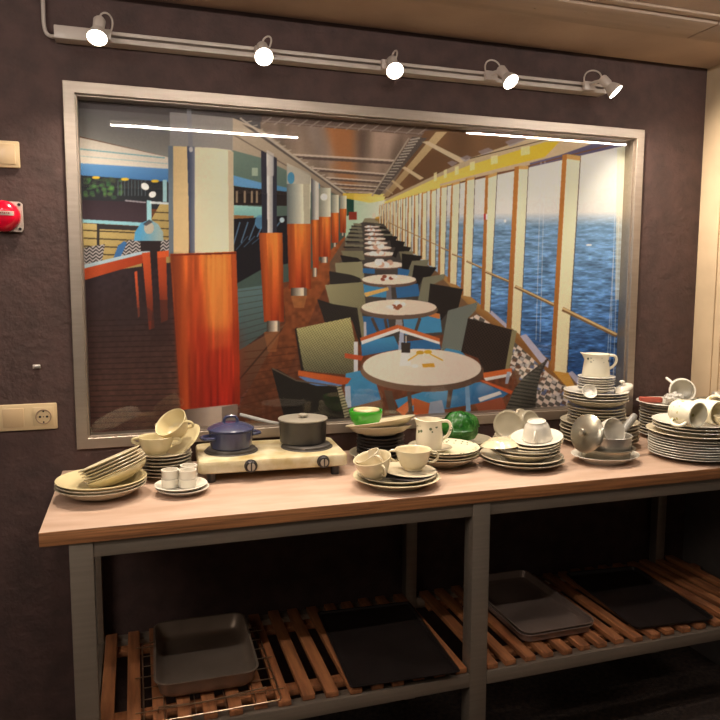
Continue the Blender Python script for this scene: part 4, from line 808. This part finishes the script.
M['floral_pitcher'] = floral('floral_pitcher', rgb(236, 228, 204), .050, .066, rgb(96, 100, 84), 75, .34)
pf = [(0, .002), (.042, .002), (.043, 0), (.047, 0), (.0475, .006), (.044, .034), (.041, .056), (.042, .070), (.0445, .077), (.0425, .078), (.039, .070), (.038, .056), (.041, .034), (.043, .008), (0, .006)]
jug('pitcher', (x-.006, y, z+.006), pf, 'floral_pitcher', 'cream pitcher with a leaf band crowning the tall plate stack', PI-.15, -.15, .075, spout=.018)
e = cup('tipped_cup', (x-.084, y-.066, zs+.008), .026, .015, .018, 'white', 'small white cup tipped on its side at the left of the upper plates', 'cup', aim((-.25, -.85, .55)), handles=())
lb = empty('sauce_lid', (x+.088, y-.035, zs+.004), .25, 'white oval lid with a round knob at the right of the upper plates', 'lid')
obj('dome', lathe([(0, .004), (.026, .004), (.031, .006), (.031, .010), (.025, .018), (.012, .024), (0, .025)], 40, sx=1.35, sy=.8), M['white'], lb, quat=Quaternion((0, 1, 0), -.32))
obj('knob', lathe([(.004, .022), (.004, .028), (.009, .031), (.010, .035), (.006, .039), (0, .040)], 24), M['white'], lb, (-.014, 0, 0))
# ------------------------------------------------------------------ J: steel pans on an oval dish
x, y = 1.596, -.372
dish('oval_dish', x, y, TZ, .112, .026, 'white', 'white oval dish under the steel pans near the front', 'dish', foot=.6, sx=1.0, sy=.82)
pan = empty('steel_pan', (x+.002, y, TZ+.0105), 0, 'wide dull steel pan resting in the white oval dish', 'pan')
obj('body', lathe([(0, 0), (.066, 0), (.072, .004), (.080, .034), (.090, .037), (.090, .0385), (.079, .0375), (.069, .006), (0, .003)], 56), M['dull_steel'], pan)
sp = empty('steel_saucepan', (x+.012, y+.003, TZ+.0150), 0, 'polished steel saucepan with a grey handle, nested in the wide steel pan', 'saucepan')
obj('body', lathe([(0, 0), (.060, 0), (.066, .004), (.070, .030), (.0715, .068), (.0745, .0695), (.0735, .071), (.069, .070), (.064, .006), (0, .003)], 56), M['chrome'], sp)
A = Vector((.93, .36, 0)).normalized(); zz = Vector((0, 0, 1))
h_ = obj('handle', tube([A*.066+zz*.062, A*.090+zz*.070, A*.108+zz*.084, A*.138+zz*.104, A*.155+zz*.114], [.006, .010, .0115, .0125, .010], 14), M['grey_handle'], sp)
obj('rivet_plate', tube([A*.060+zz*.060, A*.082+zz*.066], [.008, .007], 10, flat=.5), M['chrome'], sp)
ld = empty('loose_lid', (x-.088, y-.022, TZ+.100), 0, 'round dull steel lid propped on edge against the steel saucepan', 'lid'); ld.rotation_euler = aim((-.93, -.26, .26)).to_euler()
obj('disc', lathe([(0, -.001), (.054, -.003), (.060, -.003), (.061, 0), (.058, .003), (.045, .008), (.02, .012), (0, .0125)], 56), M['dull_steel'], ld)
obj('knob', lathe([(.005, .010), (.005, .020), (.011, .022), (.0125, .026), (.009, .030), (0, .031)], 28), M['dull_steel'], ld)
cup('lying_cup', (x-.004, y+.012, TZ+.088), .043, .028, .055, 'white', 'white cup lying on its side in the steel saucepan', 'cup', aim((.10, -.90, .30)), handles=())
# ------------------------------------------------------------------ K: stack at the back right corner
x, y = 2.050, -.130
z = stack('side_plate', x, y, TZ, 11, .0108, .100, .018, 'white', 'of the stack in the back right corner with the terracotta block', 'plate', 'plates in the back right corner', jit=.002, mats=['white', 'ivory'], word='white plate')
dish('top_plate', x-.002, y-.004, z+.001, .112, .016, 'white', 'wider white plate capping the back right stack', 'plate')
z += .0085
tag(obj('terracotta_block', box(bmesh.new(), -.040, .040, -.014, .014, 0, .019, .004), M['terracotta'], None, (x-.062, y+.020, z+.003), Quaternion((0, 0, 1), -.45)), 'terracotta red block lying on the back right plate stack', 'block')
bm = bmesh.new(); bmesh.ops.create_icosphere(bm, subdivisions=4, radius=1)
for v in bm.verts:
    d = v.co.normalized(); r = 1+crumple(d, .45, 2.2, 5)+crumple(d, .2, 5, 1); v.co = Vector((d.x*.036*r, d.y*.024*r, max(0, d.z*.022*r+.016)))
tag(obj('crumpled_cloth', bm, M['cloth'], None, (x-.004, y-.030, z+.004), angle=60), 'pale crumpled cloth between the terracotta block and the lying mug', 'cloth')
M['floral_mug'] = floral('floral_mug', rgb(240, 234, 220), .066, .078, rgb(110, 100, 96), 110, .3)
def mug(loc, axis, R, h, m, label, ha, spin=0):
    e = empty('mug', loc, 0, label, 'mug', 'mugs lying on the plates'); e.rotation_euler = aim(axis, spin).to_euler()
    obj('body', lathe([(0, .003), (R*.66, .003), (R*.70, 0), (R*.78, 0), (R*.92, .012), (R*.98, h*.4), (R, h-.002), (R-.001, h), (R-.0045, h), (R-.006, h*.4), (R*.86, .016), (R*.6, .009), (0, .008)], 48), M[m], e, angle=50)
    A = Vector((math.cos(ha), math.sin(ha), 0)); zz = Vector((0, 0, 1))
    obj('handle', tube(bez(A*(R*.97)+zz*h*.84, A*(R+.032)+zz*h*.92, A*(R+.030)+zz*h*.26, A*(R*.93)+zz*h*.26, 14), .005, 10), M[m], e); return e
mug((x+.075, y+.022, z+.046), (-.62, -.78, .05), .045, .085, 'floral_mug', 'white mug lying on the back right stack, its dark mouth facing forward', .9+PI/2)
gl = empty('glass_lid', (x+.078, y-.150, z+.014), 0, 'glass pan lid with a steel knob at the far right of the plates', 'lid')
gl.rotation_euler = aim((-.03, -.10, 1)).to_euler()
obj('glass_dome', lathe([(.088, 0), (.0885, .003), (.070, .013), (.045, .020), (.012, .0235), (0, .0238), (0, .0205), (.012, .0202), (.045, .0168), (.068, .010), (.086, 0), (.088, 0)], 56), M['glass_lid'], gl)
bm = tube([(.0875*math.cos(2*PI*k/56), .0875*math.sin(2*PI*k/56), .001) for k in range(56)], .0032, 8, closed=True); obj('steel_rim', bm, M['chrome'], gl)
obj('knob', lathe([(.006, .022), (.006, .028), (.019, .030), (.021, .034), (.020, .044), (.016, .047), (0, .047)], 32), M['chrome'], gl)
# ------------------------------------------------------------------ L: big stack at the front right
x, y = 1.910, -.404
z = stack('dinner_plate', x, y, TZ, 8, .0083, .136, .018, 'white', 'in the even lower part of the front right stack', 'plate', 'dinner plates in the front right stack', jit=.0015, word='dinner plate')
dish('serving_plate', x, y, z+.001, .144, .024, 'ivory', 'wide ivory serving plate above the even dinner plates in the front right stack', 'plate')
z += .0125
z = stack('dinner_plate', x+.003, y+.002, z+.001, 3, .0105, .127, .022, 'ivory', 'under the lying mugs in the front right stack', 'plate', 'upper plates in the front right stack', mats=['white', 'ivory'], word='upper plate', jit=.003)
M['floral_mug2'] = floral('floral_mug_yellow', rgb(240, 232, 206), .02, .045, rgb(196, 184, 120), 60, .3)
mug((x-.080, y-.004, z+.047), (.12, -.95, -.02), .042, .088, 'floral_mug2', 'cream mug lying at the left of the front right stack, mouth to the front', 2.5, 1.2)
mug((x+.024, y+.018, z+.044), (.12, -.95, -.02), .039, .085, 'floral_mug2', 'cream mug lying behind the small bowl at the right picture edge', .9)
cup('small_bowl', (x+.046, y-.082, z+.006), .034, .020, .028, 'cream', 'small cream bowl at the right front of the mug stack', 'bowl', handles=())

# ------------------------------------------------------------------ on the slatted shelf
def tray(name, corners, z, h, inset, r, m, label, cat, rim=.006, t=.002, group=None):
    """a sheet-metal tray from its rim corners (bl, br, fr, fl)"""
    P_ = [Vector(c) for c in corners]; cx = sum((p.x for p in P_))/4; cy = sum((p.y for p in P_))/4
    w = ((P_[1]-P_[0]).length+(P_[2]-P_[3]).length)/2; d = ((P_[3]-P_[0]).length+(P_[2]-P_[1]).length)/2; v = (P_[1]-P_[0]).normalized()+(P_[2]-P_[3]).normalized(); a = math.atan2(v.y, v.x)
    def lp(i, zz, rr): return [Vector((p, q, zz)) for p, q in rrect(-w/2+i, w/2-i, -d/2+i, d/2-i, max(.002, rr))]
    bm = loft([lp(0, h-.0015, r), lp(0, h, r), lp(rim, h, r-rim), lp(rim+inset*.7, h*.25, r-rim), lp(rim+inset+.008, t+.0006, r-rim-.004), lp(rim+inset+.02, t, r-rim-.004)], cap0=False, cap1=True)
    bm2 = loft([lp(0, h-.0015, r), lp(rim, h-.0025, r-rim), lp(rim+inset*.7-t*.4, h*.25-t, r-rim), lp(rim+inset+.006, .0005, r-rim-.004), lp(rim+inset+.02, 0, r-rim-.004)], bm, cap0=False, cap1=True)
    bmesh.ops.remove_doubles(bm, verts=bm.verts, dist=1e-5)
    o = obj(name, bm, m, None, (cx, cy, z), Quaternion((0, 0, 1), a), angle=40); return tag(o, label, cat, group)
wr = empty('wire_rack', (.325, -.30, SH), 0, 'wire cooling rack lying on the left shelf under the roasting tin', 'wire rack')
def wloop(x0, x1, y0, y1, z, r=.0022): return tube([Vector((a, b, z)) for a, b in rrect(x0, x1, y0, y1, .012, 4)], r, 8, closed=True)
obj('outer_wire', wloop(-.155, .185, -.235, .17, .0028), M['wire'], wr)
obj('raised_wire', tube([(-.12, -.20, .004), (-.12, -.205, .022), (-.02, -.207, .016), (.06, -.207, .020), (.15, -.205, .026), (.15, -.2, .004)], .0018, 8), M['wire'], wr)
for k in range(7): obj('cross_wire', tube([(-.175 if k % 3 == 0 else -.155, -.19+k*.055, .0062), (.20 if k % 3 == 0 else .185, -.19+k*.055, .0062)], .0014, 8), M['wire'], wr)
for k in range(4): obj('long_wire', tube([(-.105+k*.075, -.235, .0028), (-.105+k*.075, .17, .0028)], .0014, 8), M['wire'], wr)
tray('roasting_tin', [(.203, -.118, 0), (.474, -.126, 0), (.466, -.478, 0), (.196, -.474, 0)], SH+.0085, .050, .012, .038, M['roast'], 'deep grey roasting tin on the wire rack on the left shelf', 'roasting tin', rim=.006)
tray('baking_sheet', [(.732, -.10, 0), (1.052, -.118, 0), (.985, -.56, 0), (.676, -.545, 0)], SH+.001, .008, .004, .008, M['black_tray'], 'flat black baking sheet on the left shelf beside the middle leg', 'baking sheet', rim=.006)
for k in range(2): tray('metal_tray', [(1.235+k*.004, -.045, 0), (1.487+k*.004, -.075, 0), (1.525+k*.003, -.470, 0), (1.266+k*.003, -.50, 0)], SH+.001+k*.009, .030, .008, .032, M['tray'], ['lower dull metal tray of the pair on the right shelf', 'upper dull metal tray of the pair on the right shelf'][k], 'tray', rim=.006, group='nested metal trays')
tray('baking_tray', [(1.650, -.075, 0), (1.966, -.11, 0), (1.906, -.53, 0), (1.640, -.515, 0)], SH+.001, .014, .006, .02, M['black_tray'], 'dark shallow baking tray at the right end of the shelf', 'baking tray', rim=.007)
